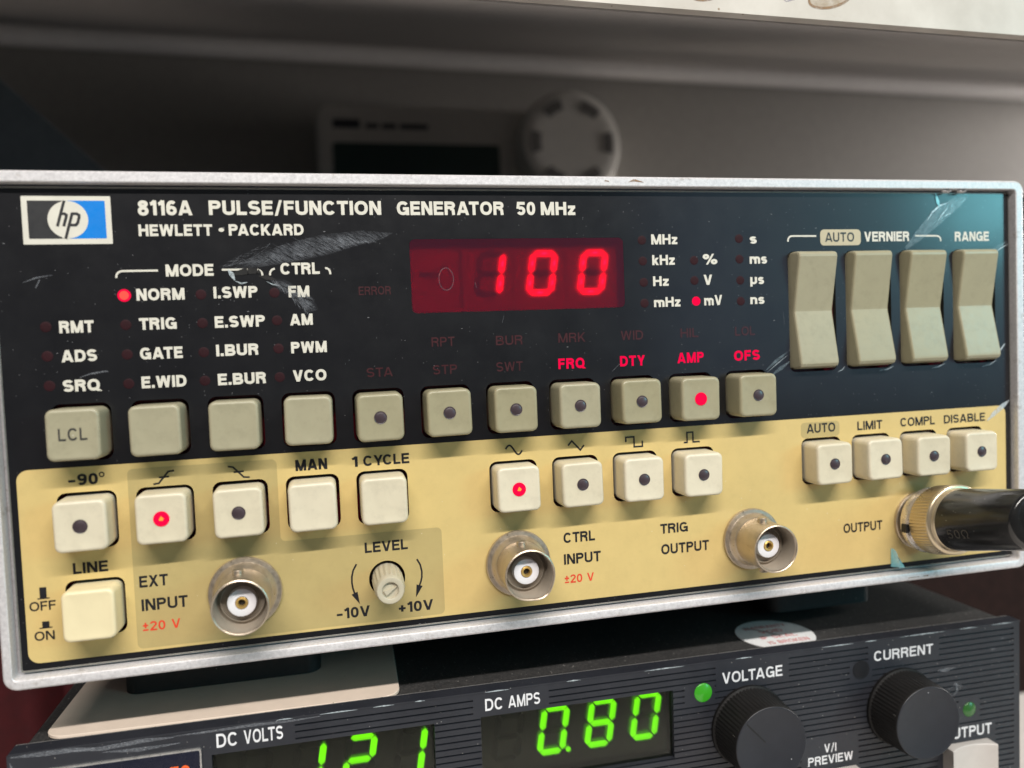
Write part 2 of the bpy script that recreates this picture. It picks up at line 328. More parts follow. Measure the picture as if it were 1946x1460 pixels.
# ------------------------------------------------------------------ lettering drawn from strokes (grotesque capitals)
def arc(cx, cy, rx, ry, a0, a1, e=2.0, n=None):
    n = n or max(6, int(abs(a1-a0)/13)); o = []
    for i in range(n+1):
        a = R(a0+(a1-a0)*i/n); c, s_ = math.cos(a), math.sin(a)
        o.append((cx+rx*math.copysign(abs(c)**(2/e), c), cy+ry*math.copysign(abs(s_)**(2/e), s_)))
    return o
def glyph(ch, w):
    h = w/2; S = []; D = []; C = []    # open strokes, diagonals with level ends (x0,y0,x1,y1[,w]), closed strokes
    def bowl(x, y0, y1, xm, W): return [(x, y1-h), (xm, y1-h)] + arc(xm, (y0+y1)/2, W-h-xm, (y1-y0)/2-h, 90, -90, 2.3)[1:-1] + [(xm, y0+h), (x, y0+h)]
    hw = w*0.54
    if ch == 'A': W = .92; D = [(hw, 0, W/2-.02, 1), (W-hw, 0, W/2+.02, 1)]; S = [[(.22, .27), (W-.22, .27)]]
    elif ch == 'B': W = .80; S = [[(h, 0), (h, 1)], bowl(h, .5-h*.75, 1, .45, W-.05), bowl(h, 0, .5+h*.75, .45, W)]
    elif ch == 'C': W = .84; S = [arc(W/2, .5, W/2-h, .5-h, 36, 324, 2.3)]
    elif ch == 'D': W = .82; S = [[(h, 0), (h, 1)], bowl(h, 0, 1, .36, W)]
    elif ch == 'E': W = .70; S = [[(h, 0), (h, 1)], [(h, 1-h), (W, 1-h)], [(h, .52), (W-.05, .52)], [(h, h), (W, h)]]
    elif ch == 'F': W = .66; S = [[(h, 0), (h, 1)], [(h, 1-h), (W, 1-h)], [(h, .50), (W-.06, .50)]]
    elif ch == 'G': W = .88; S = [arc(W/2, .5, W/2-h, .5-h, 38, 330, 2.3), [(.50*W, .46), (W, .46)], [(W-h, 0), (W-h, .53)]]
    elif ch == 'H': W = .80; S = [[(h, 0), (h, 1)], [(W-h, 0), (W-h, 1)], [(h, .52), (W-h, .52)]]
    elif ch == 'I': W = w; S = [[(h, 0), (h, 1)]]
    elif ch == 'K': W = .80; S = [[(h, 0), (h, 1)]]; D = [(h, .30, W-hw-.02, 1), (W-hw, 0, .30, .60)]
    elif ch == 'L': W = .64; S = [[(h, 0), (h, 1)], [(h, h), (W, h)]]
    elif ch == 'M': W = .98; S = [[(h, 0), (h, 1)], [(W-h, 0), (W-h, 1)]]; D = [(h+.02, 1, W/2, 0), (W-h-.02, 1, W/2, 0)]
    elif ch == 'N': W = .80; S = [[(h, 0), (h, 1)], [(W-h, 0), (W-h, 1)]]; D = [(h+.02, 1, W-h-.02, 0)]
    elif ch == 'O': W = .90; C = [arc(W/2, .5, W/2-h, .5-h, 0, 360, 2.25, 30)[:-1]]
    elif ch == 'P': W = .75; S = [[(h, 0), (h, 1)], bowl(h, .42, 1, .42, W)]
    elif ch == 'Q': W = .90; C = [arc(W/2, .5, W/2-h, .5-h, 0, 360, 2.25, 30)[:-1]]; D = [(.52, .27, W-.02, -.04)]
    elif ch == 'R': W = .80; S = [[(h, 0), (h, 1)], bowl(h, .44, 1, .44, W-.02), [(.40, .46), (.56, .46), (W-h-.06, .34), (W-h-.03, 0)]]
    elif ch == 'S': W = .76; S = [arc(W/2, .755-h/2, W/2-h, .245-h/2, 22, 270, 2.2)[:-1] + arc(W/2, .255+h/2-.0, W/2-h, .245+h/2-h, 90, -158, 2.2)]
    elif ch == 'T': W = .74; S = [[(W/2, 0), (W/2, 1)], [(0, 1-h), (W, 1-h)]]
    elif ch == 'U': W = .79; S = [[(h, 1)] + arc(W/2, .34, W/2-h, .34-h, 180, 360, 2.3) + [(W-h, 1)]]
    elif ch == 'V': W = .84; D = [(hw, 1, W/2-.015, 0), (W-hw, 1, W/2+.015, 0)]
    elif ch == 'W': W = 1.18; D = [(hw, 1, .31, 0), (W/2, 1, .31, 0), (W/2, 1, W-.31, 0), (W-hw, 1, W-.31, 0)]
    elif ch == 'X': W = .82; D = [(hw, 0, W-hw-.03, 1), (W-hw, 0, hw+.03, 1)]
    elif ch == 'Y': W = .82; D = [(hw, 1, W/2, .38), (W-hw, 1, W/2, .38)]; S = [[(W/2, 0), (W/2, .44)]]
    elif ch == 'Z': W = .74; S = [[(.04, 1-h), (W, 1-h)], [(0, h), (W, h)]]; D = [(hw, w*.6, W-hw, 1-w*.6)]
    elif ch == '0': W = .66; C = [arc(W/2, .5, W/2-h, .5-h, 0, 360, 2.3, 28)[:-1]]
    elif ch == '1': W = .42; S = [[(W-h, 0), (W-h, 1)], [(.02, .76), (.14, .79), (W-h, .96)]]
    elif ch == '2': W = .66; S = [arc(W/2, .70, W/2-h, .30-h, 170, -28, 2.1) + [(h+.06, h+.10), (h, h)], [(0, h), (W, h)]]
    elif ch == '5': W = .67; S = [[(W-.04, 1-h), (.14, 1-h), (.09, .48)], arc(W/2-.01, .33, W/2-h, .33-h, 142, -155, 2.1)]
    elif ch == '6': W = .66; C = [arc(W/2, .32, W/2-h, .32-h, 0, 360, 2.2, 26)[:-1]]; S = [[(h, .34)] + arc(W/2+.03, .52, W/2-h+.03, .48-h, 178, 48, 2.1)]
    elif ch == '8': W = .68; C = [arc(W/2, .29, W/2-h, .29-h*.8, 0, 360, 2.2, 26)[:-1], arc(W/2, .755, W/2-h-.025, .245-h, 0, 360, 2.2, 26)[:-1]]
    elif ch == '9': W = .66; C = [arc(W/2, .68, W/2-h, .32-h, 0, 360, 2.2, 26)[:-1]]; S = [[(W-h, .66)] + arc(W/2-.03, .48, W/2-h+.03, .48-h, -2, -132, 2.1)]
    elif ch == '/': W = .52; D = [(hw*.8, -.06, W-hw*.8, 1.04, w*.8)]
    elif ch == '.': W = w*1.05; S = [[(h, 0), (h, w*1.05)]]
    elif ch == '-': W = .56; S = [[(.04, .40), (W-.04, .40)]]
    elif ch == '+': W = .62; S = [[(.03, .42), (W-.03, .42)], [(W/2, .11), (W/2, .73)]]
    elif ch == '\u00b1': W = .58; S = [[(.03, .60), (W-.03, .60)], [(W/2, .32), (W/2, .90)], [(.03, .12), (W-.03, .12)]]
    elif ch == '\u00b0': W = .40; C = [arc(W/2, .93, W/2-h*.8, W/2-h*.8, 0, 360, 2, 18)[:-1]]
    elif ch == '\u2126': W = .84; S = [[(.04, h*.9), (.28, h*.9)] + arc(W/2, .56, W/2-h, .44-h, 236, -56, 2.1) + [(W-.28, h*.9), (W-.04, h*.9)]]
    elif ch == '%': W = 1.0; k = h*.85; C = [arc(.22, .75, .22-k, .25-k, 0, 360, 2, 18)[:-1], arc(W-.22, .25, .22-k, .25-k, 0, 360, 2, 18)[:-1]]; D = [(.28, -.03, .72, 1.03, w*.7)]
    elif ch == 'k': W = .62; S = [[(h, 0), (h, 1)]]; D = [(h, .22, W-hw, .73), (W-hw, 0, .26, .46)]
    elif ch == 'z': W = .56; S = [[(.02, .73-h), (W, .73-h)], [(0, h), (W, h)]]; D = [(hw, w*.6, W-hw, .73-w*.6)]
    elif ch == 'm': W = 1.02; S = [[(h, 0), (h, .73)]] + [[(x0, .40)] + arc(x0+.195+h*.3, .46, .195+h*.3, .27-h, 180, 0, 2.3) + [(x0+.39+h*.6, 0)] for x0 in (h, W-h-.39-h*.6)]
    elif ch == 'n': W = .64; S = [[(h, 0), (h, .73)], [(h, .40)] + arc(W/2, .46, W/2-h, .27-h, 180, 0, 2.3) + [(W-h, 0)]]
    elif ch == 's': W = .58; S = [arc(W/2, .545-h*.45, W/2-h, .185-h*.55, 22, 270, 2.2)[:-1] + arc(W/2, .185+h*.55-h*.1, W/2-h, .185-h*.45, 90, -158, 2.2)]
    elif ch == '\u00b5': W = .66; S = [[(h, -.24), (h, .73)], [(h, .30)] + arc(W/2, .27, W/2-h, .27-h, 180, 360, 2.3) + [(W-h, .73)]]
    elif ch == '\u2022': W = .42; S = [[(.02, .5), (.40, .5)]]
    else: W = .34
    return W, S, D, C

def stroke_faces(pts, w, closed):
    """quads along a polyline with mitred joints"""
    n = len(pts); L = []; Rr = []
    for i in range(n):
        p = Vector(pts[i])
        a = Vector(pts[i-1]) if (i > 0 or closed) else None; b = Vector(pts[(i+1) % n]) if (i < n-1 or closed) else None
        d0 = (p-a).normalized() if a is not None else None; d1 = (b-p).normalized() if b is not None else None
        if d0 is None: d0 = d1
        if d1 is None: d1 = d0
        n0 = Vector((-d0.y, d0.x)); n1 = Vector((-d1.y, d1.x)); m = n0+n1
        m = m.normalized() if m.length > 1e-6 else n0
        k = w/2/max(0.45, m.dot(n0)); L.append(p+m*k); Rr.append(p-m*k)
    return [(Rr[i], Rr[(i+1) % n], L[(i+1) % n], L[i]) for i in range(n if closed else n-1)]

def word_polys(text, w, track):
    """list of strokes (each a list of quads in cap-height units) and the word's width"""
    x = 0; out = []
    for i, ch in enumerate(text):
        W, S, D, C = glyph(ch, w)
        if ch == '\u2022': out.append([[(x+W/2+.17*math.cos(a), .46+.17*math.sin(a)) for a in (2*math.pi*k/20 for k in range(20))]])
        else:
            for s in S: out.append([[(x+p[0], p[1]) for p in q] for q in stroke_faces(s, w, False)])
            for s in C: out.append([[(x+p[0], p[1]) for p in q] for q in stroke_faces(s, w, True)])
            for d in D:
                x0, y0, x1, y1 = d[:4]; ww = d[4] if len(d) > 4 else w
                k = ww/2*math.hypot(x1-x0, y1-y0)/max(.2, abs(y1-y0)); k = min(k, ww*.95)
                q = [(x+x0-k, y0), (x+x0+k, y0), (x+x1+k, y1), (x+x1-k, y1)]
                out.append([q if y1 > y0 else q[::-1]])
        x += W + track
        if i+1 < len(text) and (ch+text[i+1]) in ('AT', 'TA', 'LT', 'AV', 'VA', 'LV', 'AU', 'LY', 'PA', 'TR', 'YC'): x -= .10 if ch+text[i+1] not in ('TR', 'AU') else .04
    return out, x-track

def lettering(g, text, x0, x1, base, cap, y, w=.20, track=None, slant=0.0):
    """adds a word to G spanning x0..x1 on a plane at depth y"""
    track = track if track is not None else (.14 if w > .15 else .17)
    st, W = word_polys(text, w, track); sx = (x1-x0)/W
    for i, quads in enumerate(st):
        yy = y - 0.0025*(i % 6)
        for q in quads: g.face([(x0+p[0]*sx+slant*p[1]*cap, yy, base+p[1]*cap) for p in q])
def word(text, x0, x1, base, cap, y, mat, parent, w=.20, label=None, slant=0.0, name='lettering', track=None):
    g = G(); lettering(g, text, x0, x1, base, cap, y, w, track, slant)
    o = g.build(name, mat, parent, recalc=False)
    if label: o['label'] = label
    return o
def line_art(strokes, width, y, mat, parent, name='symbol', polys=()):
    g = G()
    for i, s in enumerate(strokes):
        for q in stroke_faces(s, width, False): g.face([(p[0], y-0.003*i, p[1]) for p in q])
    for i, p in enumerate(polys): g.face([(a, y-0.02-0.003*i, b) for a, b in p])
    return g.build(name, mat, parent, recalc=False)
def disc(g, cx, cz, r, y, n=24, mi=0): g.face(at_y(circle(cx, cz, r, n), y), mi)

# =================================================================== SETTING
def panelbox(name, x0, x1, y0, y1, z0, z1, mat):
    g = G(); g.box(x0, x1, y0, y1, z0, z1); return g.build(name, mat)
tag(panelbox('bench_top', -500, 900, -160, 140, -124, -104.5, M['bench']), kind='structure')
tag(panelbox('back_wall', -400, 900, 340, 352, -300, 420, M['wall_paint']), kind='structure')
tag(panelbox('side_wall', -172, -160, -20, 338, -300, 420, M['slate']), kind='structure')

# overhead shelf: stained front board, sloping soffit behind it, rounded trim where the soffit meets the wall
shelf = thing('overhead_shelf', (150, 0, 123), 'white overhead shelf with a stained front board, above the generator', 'shelf')
def sub(o, parent, org):
    o.parent = parent; o.matrix_parent_inverse = Matrix.Translation([-c*MM for c in org]); return o
SO = (150, 0, 123)
g = G(); g.box(-300, 700, 0, 2.5, 125.3, 200)
fb = sub(g.build('front_board', M['shelf_front']), shelf, SO); fb.rotation_euler = (0, R(0.75), 0)
g = G()
prof = [(2.6, 123.4), (338, 240), (338, 244), (2.6, 128)]
g.loft([[(-300, a, b+5.0) for a, b in prof], [(700, a, b-7.0) for a, b in prof]], True, True)
sub(g.build('soffit', M['grey_paint']), shelf, SO)
g = G()
loops = []
for x in (-300, 700):
    loops.append([(x, 326+6*math.cos(2*math.pi*k/16), 230+(200-x)*0.012+6*math.sin(2*math.pi*k/16)) for k in range(16)])
g.loft(loops, True, True)
sub(g.build('trim_rail', M['trim_paint'], smooth=40), shelf, SO)
# coffee stains and pen strokes on the board
g = G()
for cx, cz, rx, rz, a in ((136, 127.0, 3.4, 1.5, 8), (165.5, 128.1, 5.2, 2.0, 14)):
    ring = [(cx+rx*math.cos(t)*math.cos(R(a))-rz*math.sin(t)*math.sin(R(a)), cz+rx*math.cos(t)*math.sin(R(a))+rz*math.sin(t)*math.cos(R(a))) for t in (2*math.pi*k/30 for k in range(30))]
    g = G()
    for q in stroke_faces(ring, 0.55, True): g.face([(p[0], -0.06, p[1]-(p[0]-150)*0.0131) for p in q])
    sub(g.build('stain', M['stain'], recalc=False), shelf, SO)
g = G()
for cx, cz, rx, rz, a in ((136, 127.0, 3.2, 1.35, 8), (165.5, 128.1, 5.0, 1.85, 14)):
    g = G(); g.face([(cx+rx*math.cos(t)*math.cos(R(a))-rz*math.sin(t)*math.sin(R(a)), -.04, cz+rx*math.cos(t)*math.sin(R(a))+rz*math.sin(t)*math.cos(R(a))-(cx-150)*.0131) for t in (2*math.pi*k/30 for k in range(30))])
    sub(g.build('stain_wash', M['stain_wash'], recalc=False), shelf, SO)
g = G()
for q in stroke_faces([(146, 129.5), (149, 127.6), (152, 128.6), (155, 126.6), (157, 127.2)], 0.28, False): g.face([(p[0], -0.06, p[1]-(p[0]-150)*0.0131) for p in q])
sub(g.build('pen_mark', M['pen'], recalc=False), shelf, SO)

# wall meter with screen and dial
wm = thing('wall_meter', (150, 318, 130), 'pale meter with a dark screen and a round dial, behind the generator', 'meter')
WO = (150, 318, 130)
def offs(v, org): return [(x-org[0], y-org[1], z-org[2]) for x, y, z in v]
class GL(G):
    def __init__(s, org): super().__init__(); s.org = org
    def build(s, *a, **k): s.v = offs(s.v, s.org); return super().build(*a, **k)
g = GL(WO)
g.loft([at_y(rr(57, 232, 60, 193, 7), 340), at_y(rr(57, 232, 60, 193, 7), 304), at_y(rr(58.5, 230.5, 61.5, 193.5, 6), 301), at_y(rr(61, 228, 64, 191, 5), 300)], False, True)
g.build('body', M['meter'], wm, smooth=35)
g = GL(WO); g.loft([at_y(rr(65.5, 160, 90, 173, 2), 301), at_y(rr(65.5, 160, 90, 173, 2), 299.2)], False, True); g.build('screen', M['lcd'], wm)
g = GL(WO); dcx, dcz = 198, 170.5
g.lathe([(30, 300), (30, 284), (28.5, 280.5), (25, 279.7), (21, 279.8), (0.01, 279.8)], 64, dcx, dcz); g.build('dial', M['meter'], wm, smooth=35)
g = GL(WO)
for k in range(6):
    a0 = R(60*k-15); a1 = R(60*k+15)
    ins = [(dcx+18.5*math.cos(a0+(a1-a0)*i/6), 279.3, dcz+18.5*math.sin(a0+(a1-a0)*i/6)) for i in range(7)]
    out = [(dcx+24.5*math.cos(a1+(a0-a1)*i/6), 279.3, dcz+24.5*math.sin(a1+(a0-a1)*i/6)) for i in range(7)]
    g.face(ins+out)
sub_d = g.build('dial_slot', M['meter_dark'], wm, recalc=False)
g = GL(WO)
for x0, x1, hh in ((66, 81, 5.0), (84, 91, 3.0), (93, 101, 3.0), (103, 119, 3.0)): g.box(x0, x1, 299.6, 300.2, 181, 181+hh)
g.build('marking', M['lcd_text'], wm)

# board leaning in the left corner, red cloth, brown panel
bo = G(); bo.loft([[(x, y, z) for x, z in ((-260, 364), (60, 47), (38, 25), (-282, 342))] for y in (198, 212)], True, True)
o = bo.build('leaning_board', M['slate']); tag(o, 'blue grey board leaning in the dark left corner behind the generator', 'board')
g = G(); rows = []
for k in range(41):
    x = -150+4*k; rows.append([(x, 150+7*math.sin(k*0.75)+3*math.sin(k*1.9), z) for z in (35, -103)])
g.loft(rows, closed=False); rows2 = [[(x, y+2.0, z) for x, y, z in r] for r in rows]; g.loft(rows2, closed=False)
o = g.build('red_cloth', M['red_cloth'], smooth=60); tag(o, 'dark red cloth hanging in folds at the left, beside the power supply', 'cloth')
g = G(); g.box(232, 1000, 128, 139, -104, 112); o = g.build('brown_board', M['brown']); tag(o, 'dark brown wooden board standing on the bench at the right', 'board')  # hidden top and far end enlarged to block the wall's fill lamp

# =================================================================== FUNCTION GENERATOR
GEN = thing('function_generator', (0, 0, 0), 'black and mustard pulse function generator in a worn silver frame, on the supply', 'signal generator')
FX0, FX1, FZ0, FZ1 = -0.55, 213.6, -0.35, 89.1
# frame: lofted rounded rectangle with a raised lip
def fl(il, ir, ib, it, r, y): return at_y(rr(FX0+il, FX1-ir, FZ0+ib, FZ1-it, r, 7), y)
g = G()
g.loft([fl(0, 0, 0, 0, 2.4, 16), fl(0, 0, 0, 0, 2.4, -1.25), fl(.12, .12, .12, .12, 2.3, -1.58), fl(.42, .42, .42, .42, 2.1, -1.80),
        fl(1.45, 2.0, 1.55, 1.85, 1.0, -1.80), fl(1.58, 2.2, 1.80, 2.02, .8, -1.68), fl(1.64, 2.28, 1.98, 2.08, .7, -1.35), fl(1.66, 2.30, 2.02, 2.10, .7, 1.1), fl(5, 5, 5, 5, .7, 1.1)])
g.build('front_frame', M['frame'], GEN, smooth=28)
g = G(); g.loft([at_y(rr(1.0, 212.0, 1.0, 87.8, 2), 16), at_y(rr(1.0, 212.0, 1.0, 87.8, 2), 345)], True, True); g.build('housing', M['housing'], GEN, smooth=30)

PX0, PX1, PZ0, PZ1 = 1.95, 211.05, 2.30, 86.50
BX = [14.1+12.92*i for i in range(11)]
KEYS = []     # x, z, kind
for i, x in enumerate(BX): KEYS.append((x, 43.75, 'olive', i))
for x in (BX[0], BX[1], BX[2], BX[3], BX[4], BX[6], BX[7], BX[8], BX[9]): KEYS.append((x, 28.1, 'pale', x))
for x in (161.0, 173.5, 185.85, 198.25): KEYS.append((x, 28.2, 'pale', x))
KEYS.append((14.55, 12.45, 'cream', 0))
ROCK = [159.65, 173.65, 187.45, 201.4]
holes = [rr(x-4.86, x+4.86, z-5.0, z+5.12, 1.5, 4) for x, z, k, i in KEYS]
rholes = [rr(x-5.75, x+5.75, 47.9, 73.85, 1.3, 4) for x in ROCK]
khole = circle(65.85, 12.2, 3.45, 36)
disp = rr(73.0, 116.45, 62.95, 77.1, 1.0, 4)
BLACK = sheet('front_panel', [rr(PX0, PX1, PZ0, PZ1, .3, 3)] + holes + rholes + [khole, disp], 0, 1.0, M['panel'], GEN)
g = G()   # bright bevelled edge of the panel sheet
for (a, b) in ((0, .30),):
    L0 = rr(PX0-.12, PX1+.12, PZ0-.14, PZ1+.14, .35, 3); L1 = rr(PX0+.14, PX1-.14, PZ0+.16, PZ1-.16, .3, 3)
    g.loft([at_y(L0, .9), at_y(L0, .05), at_y(L1, -.03)])
g.build('panel_edge', M['rim'], GEN)
low = [h for h, k in zip(holes, KEYS) if k[1] < 35]
sheet('lower_field', [rr(3.15, 209.6, 3.55, 37.7, 1.9, 6)] + low + [khole], -0.03, 0.03, M['yellow'], BLACK)
def olive_outline():
    r = 1.0; p = []
    def corner(cx, cz, a0, a1, rad=r):
        return [(cx+rad*math.cos(R(a0+(a1-a0)*i/6)), cz+rad*math.sin(R(a0+(a1-a0)*i/6))) for i in range(7)]
    x0, x1, x2, z0, z1, z2 = 20.9, 46.55, 76.75, 4.05, 21.2, 36.7
    p += corner(x0+r, z2-r, 180, 90) + corner(x1-r, z2-r, 90, 0) + corner(x1+r, z1+r, 180, 270) + corner(x2-r, z1-r, 90, 0) + corner(x2-r, z0+r, 0, -90) + corner(x0+r, z0+r, 270, 180)
    return p
sheet('olive_field', [olive_outline()] + [h for h, k in zip(holes, KEYS) if k[1] < 35 and 22 < k[0] < 45] + [khole], -0.055, 0.02, M['olive'], BLACK)
sheet('sand_tab', [rr(161.9, 171.95, 75.05, 78.5, .9, 5)], -0.03, 0.03, M['pill'], BLACK)
sheet('olive_tab', [rr(156.1, 165.6, 33.45, 36.75, .8, 5)], -0.055, 0.02, M['olive'], BLACK)
g = G(); g.box(3, 209, 4.2, 4.8, 3, 86); g.build('red_leak_sheet', M['red_sheet'], GEN)  # filter sheet; its red also stands in for light leaking through key gaps

# badge: white card, black and blue halves, white disc, slanted monogram
def rects(name, x0, x1, z0, z1, front, mat): return sheet(name, [rr(x0, x1, z0, z1, .12, 2)], front, .02, mat, BLACK)
rects('badge_card', 6.80, 20.95, 76.70, 85.0, -.03, M['cream'])
rects('badge_dark_half', 7.72, 13.95, 77.66, 84.22, -.05, M['grey_ink']); rects('badge_blue_half', 14.05, 20.02, 77.66, 84.22, -.05, M['blue'])
sheet('badge_disc', [circle(14.0, 80.94, 3.22, 48)], -.07, .02, M['cream'], BLACK)
def mono(strokes, w, y, mat, name):
    g = G(); k = 0
    for s in strokes:
        for q in stroke_faces(s, w, False): g.face([(14.0+p[0], y-0.003*k, 80.94+p[1]) for p in q])
        k += 1
    return g.build(name, mat, BLACK, recalc=False)
mono([[(-.92, 3.26), (-.62, 3.26+.0)], ], .02, -.09, M['cream'], 'badge_gap')
mono([[(-1.62, -1.2), (-.28, 3.27)], [(-.62, -3.27), (.50, .95)]], .98, -.085, M['cream'], 'badge_gap')
mono([[(-1.72, -1.15), (-.42, 3.27)], [(-1.10, .98), (-.48, 1.02), (-.20, .80), (-.24, .45), (-.72, -1.15)],
      [(.74, 1.10), (-.52, -3.27)], [(.62, 1.02), (1.45, 1.02), (1.80, .78), (1.82, .45), (1.50, -.62), (1.20, -.94), (.12, -.94)]], .46, -.11, M['grey_ink'], 'badge_monogram')

UP = -0.03
WHITE = [('8116A', 25.33, 34.41, 81.68, 2.62, .20), ('PULSE/FUNCTION', 37.21, 68.0, 81.72, 2.60, .20), ('GENERATOR', 70.96, 91.84, 81.68, 2.60, .20), ('50', 94.44, 98.2, 81.65, 2.6, .20), ('MHz', 99.35, 106.5, 81.65, 2.6, .20),
    ('HEWLETT', 25.25, 37.6, 78.0, 2.06, .20), ('PACKARD', 40.42, 53.58, 78.0, 2.06, .20), ('\u2022', 38.55, 39.75, 78.1, 2.06, .2), ('MODE', 29.33, 37.42, 70.8, 2.14, .20), ('CTRL', 49.08, 56.12, 70.8, 2.14, .20),
    ('NORM', 24.25, 32.27, 66.62, 2.1, .21), ('TRIG', 24.40, 30.64, 61.42, 2.1, .21), ('GATE', 24.25, 31.37, 56.15, 2.1, .21), ('E.WID', 24.2, 31.73, 51.0, 2.1, .21),
    ('I.SWP', 37.20, 44.83, 66.70, 2.1, .21), ('E.SWP', 37.12, 45.86, 61.36, 2.1, .21), ('I.BUR', 37.08, 44.47, 56.2, 2.1, .21), ('E.BUR', 37.10, 45.53, 50.9, 2.1, .21),
    ('FM', 50.30, 54.05, 66.58, 2.1, .21), ('AM', 50.30, 54.4, 61.38, 2.1, .21), ('PWM', 50.25, 56.7, 56.2, 2.1, .21), ('VCO', 50.30, 56.38, 50.92, 2.12, .21),
    ('RMT', 11.48, 17.01, 61.27, 2.12, .21), ('ADS', 11.5, 17.23, 56.2, 2.1, .21), ('SRQ', 11.45, 17.39, 51.0, 2.08, .21),
    ('MHz', 122.62, 128.4, 75.65, 2.06, .19), ('kHz', 122.7, 127.7, 71.42, 2.06, .19), ('Hz', 122.75, 126.2, 67.12, 2.0, .19), ('mHz', 122.8, 128.7, 62.8, 2.0, .19),
    ('%', 134.06, 137.31, 71.42, 2.1, .17), ('V', 134.1, 136.05, 67.13, 2.1, .20), ('mV', 134.09, 138.22, 62.85, 2.1, .19),
    ('s', 145.0, 146.62, 75.62, 2.06, .19), ('ms', 144.86, 148.93, 71.38, 2.06, .19), ('\u00b5s', 144.87, 148.1, 67.05, 2.06, .19), ('ns', 144.77, 148.1, 62.84, 2.0, .19),
    ('VERNIER', 172.84, 184.37, 75.83, 2.14, .19), ('RANGE', 196.36, 205.6, 75.7, 2.14, .19)]
for t_, x0, x1, b, c, w in WHITE: word(t_, x0, x1, b, c, UP, M['cream'], BLACK, w+.025, track=.10)
word('AUTO', 163.08, 170.27, 75.84, 2.02, -.06, M['grey_ink'], BLACK, .17)
for t_, x0, x1, b, c in [('ERROR', 63.09, 69.12, 66.68, 1.6), ('STA', 63.83, 68.75, 51.1, 1.75), ('RPT', 76.45, 80.96, 56.4, 1.83), ('STP', 76.47, 81.2, 51.0, 1.83), ('BUR', 89.15, 94.6, 56.2, 1.86), ('SWT', 89.04, 94.43, 51.0, 1.86),
    ('MRK', 101.97, 107.67, 56.25, 1.9), ('WID', 115.29, 120.17, 56.25, 1.9), ('HIL', 128.52, 132.51, 56.3, 1.9), ('LOL', 141.01, 145.68, 56.25, 1.9)]:
    word(t_, x0, x1, b, c, UP, M['dim_red'], BLACK, .16, 'unlit red word')
for t_, x0, x1, b, c in [('FRQ', 101.78, 107.3, 50.95, 2.1), ('DTY', 114.95, 120.4, 50.9, 2.12), ('AMP', 127.62, 133.6, 51.0, 2.15), ('OFS', 140.63, 146.65, 50.94, 2.15)]:
    word(t_, x0, x1, b, c, UP, M['red_text'], BLACK, .22, 'glowing red word', name='lit_lettering')
def hook(x, z, dx, dz=1.2):   # rounded bracket end
    return [(x, z-dz)] + [(x+dx*(1-math.cos(R(a))), z-dz+.25+(dz-.25)*math.sin(R(a))) for a in (0, 22, 45, 67, 90)]
for s in (hook(21.15, 71.9, 1.1) + [(28.06, 71.9)], [(38.85, 71.86)] + hook(45.85, 71.82, -1.1)[::-1], hook(47.2, 71.9, .9), hook(58.02, 71.9, -.9), hook(154.05, 77.15, 1.0) + [(160.93, 77.12)], [(185.9, 77.0)] + hook(192.6, 76.95, -1.0)[::-1]):
    line_art([s], .35, UP, M['cream'], BLACK, 'bracket')
Yp = -0.07
for t_, x0, x1, b, c, w in [('-90', 11.24, 16.1, 34.45, 2.0, .18), ('LINE', 11.15, 16.83, 18.75, 1.95, .17), ('OFF', 3.86, 8.06, 12.87, 1.64, .13), ('ON', 4.34, 7.56, 7.56, 1.62, .13), ('EXT', 21.79, 26.62, 15.15, 2.1, .165), ('INPUT', 21.94, 29.76, 10.85, 2.15, .165),
    ('MAN', 49.9, 55.69, 34.2, 2.1, .20), ('1', 60.25, 61.35, 34.2, 1.98, .17), ('CYCLE', 62.4, 71.12, 34.2, 1.98, .17), ('LEVEL', 61.87, 70.06, 17.5, 2.02, .17), ('-10V', 55.96, 62.28, 5.3, 2.05, .17), ('+10V', 67.71, 74.49, 5.15, 2.03, .17),
    ('CTRL', 101.51, 108.19, 15.6, 2.1, .165), ('INPUT', 101.43, 109.33, 11.2, 2.13, .165), ('TRIG', 122.61, 128.82, 15.55, 2.05, .165), ('OUTPUT', 122.68, 133.56, 11.15, 2.15, .165), ('OUTPUT', 166.11, 176.03, 11.62, 2.1, .155),
    ('LIMIT', 170.13, 176.5, 34.3, 1.96, .15), ('COMPL', 181.2, 190.3, 34.42, 1.95, .15), ('DISABLE', 192.7, 203.9, 34.42, 1.9, .15), ('AUTO', 157.48, 164.56, 34.4, 2.05, .155)]:
    word(t_, x0, x1, b, c, Yp, M['black_ink'], BLACK, w+.032, track=.11)
line_art([arc(16.75, 36.1, .38, .38, 0, 360, 2, 16)], .2, Yp, M['black_ink'], BLACK, 'degree_mark')
for x0, x1, b in ((21.88, 28.27, 7.15), (101.4, 107.68, 7.32)): word('\u00b1 20 V'.replace(' 20 ', '20 '), x0, x1, b, 1.7, Yp, M['red_ink'], BLACK, .17, 'red voltage limit')
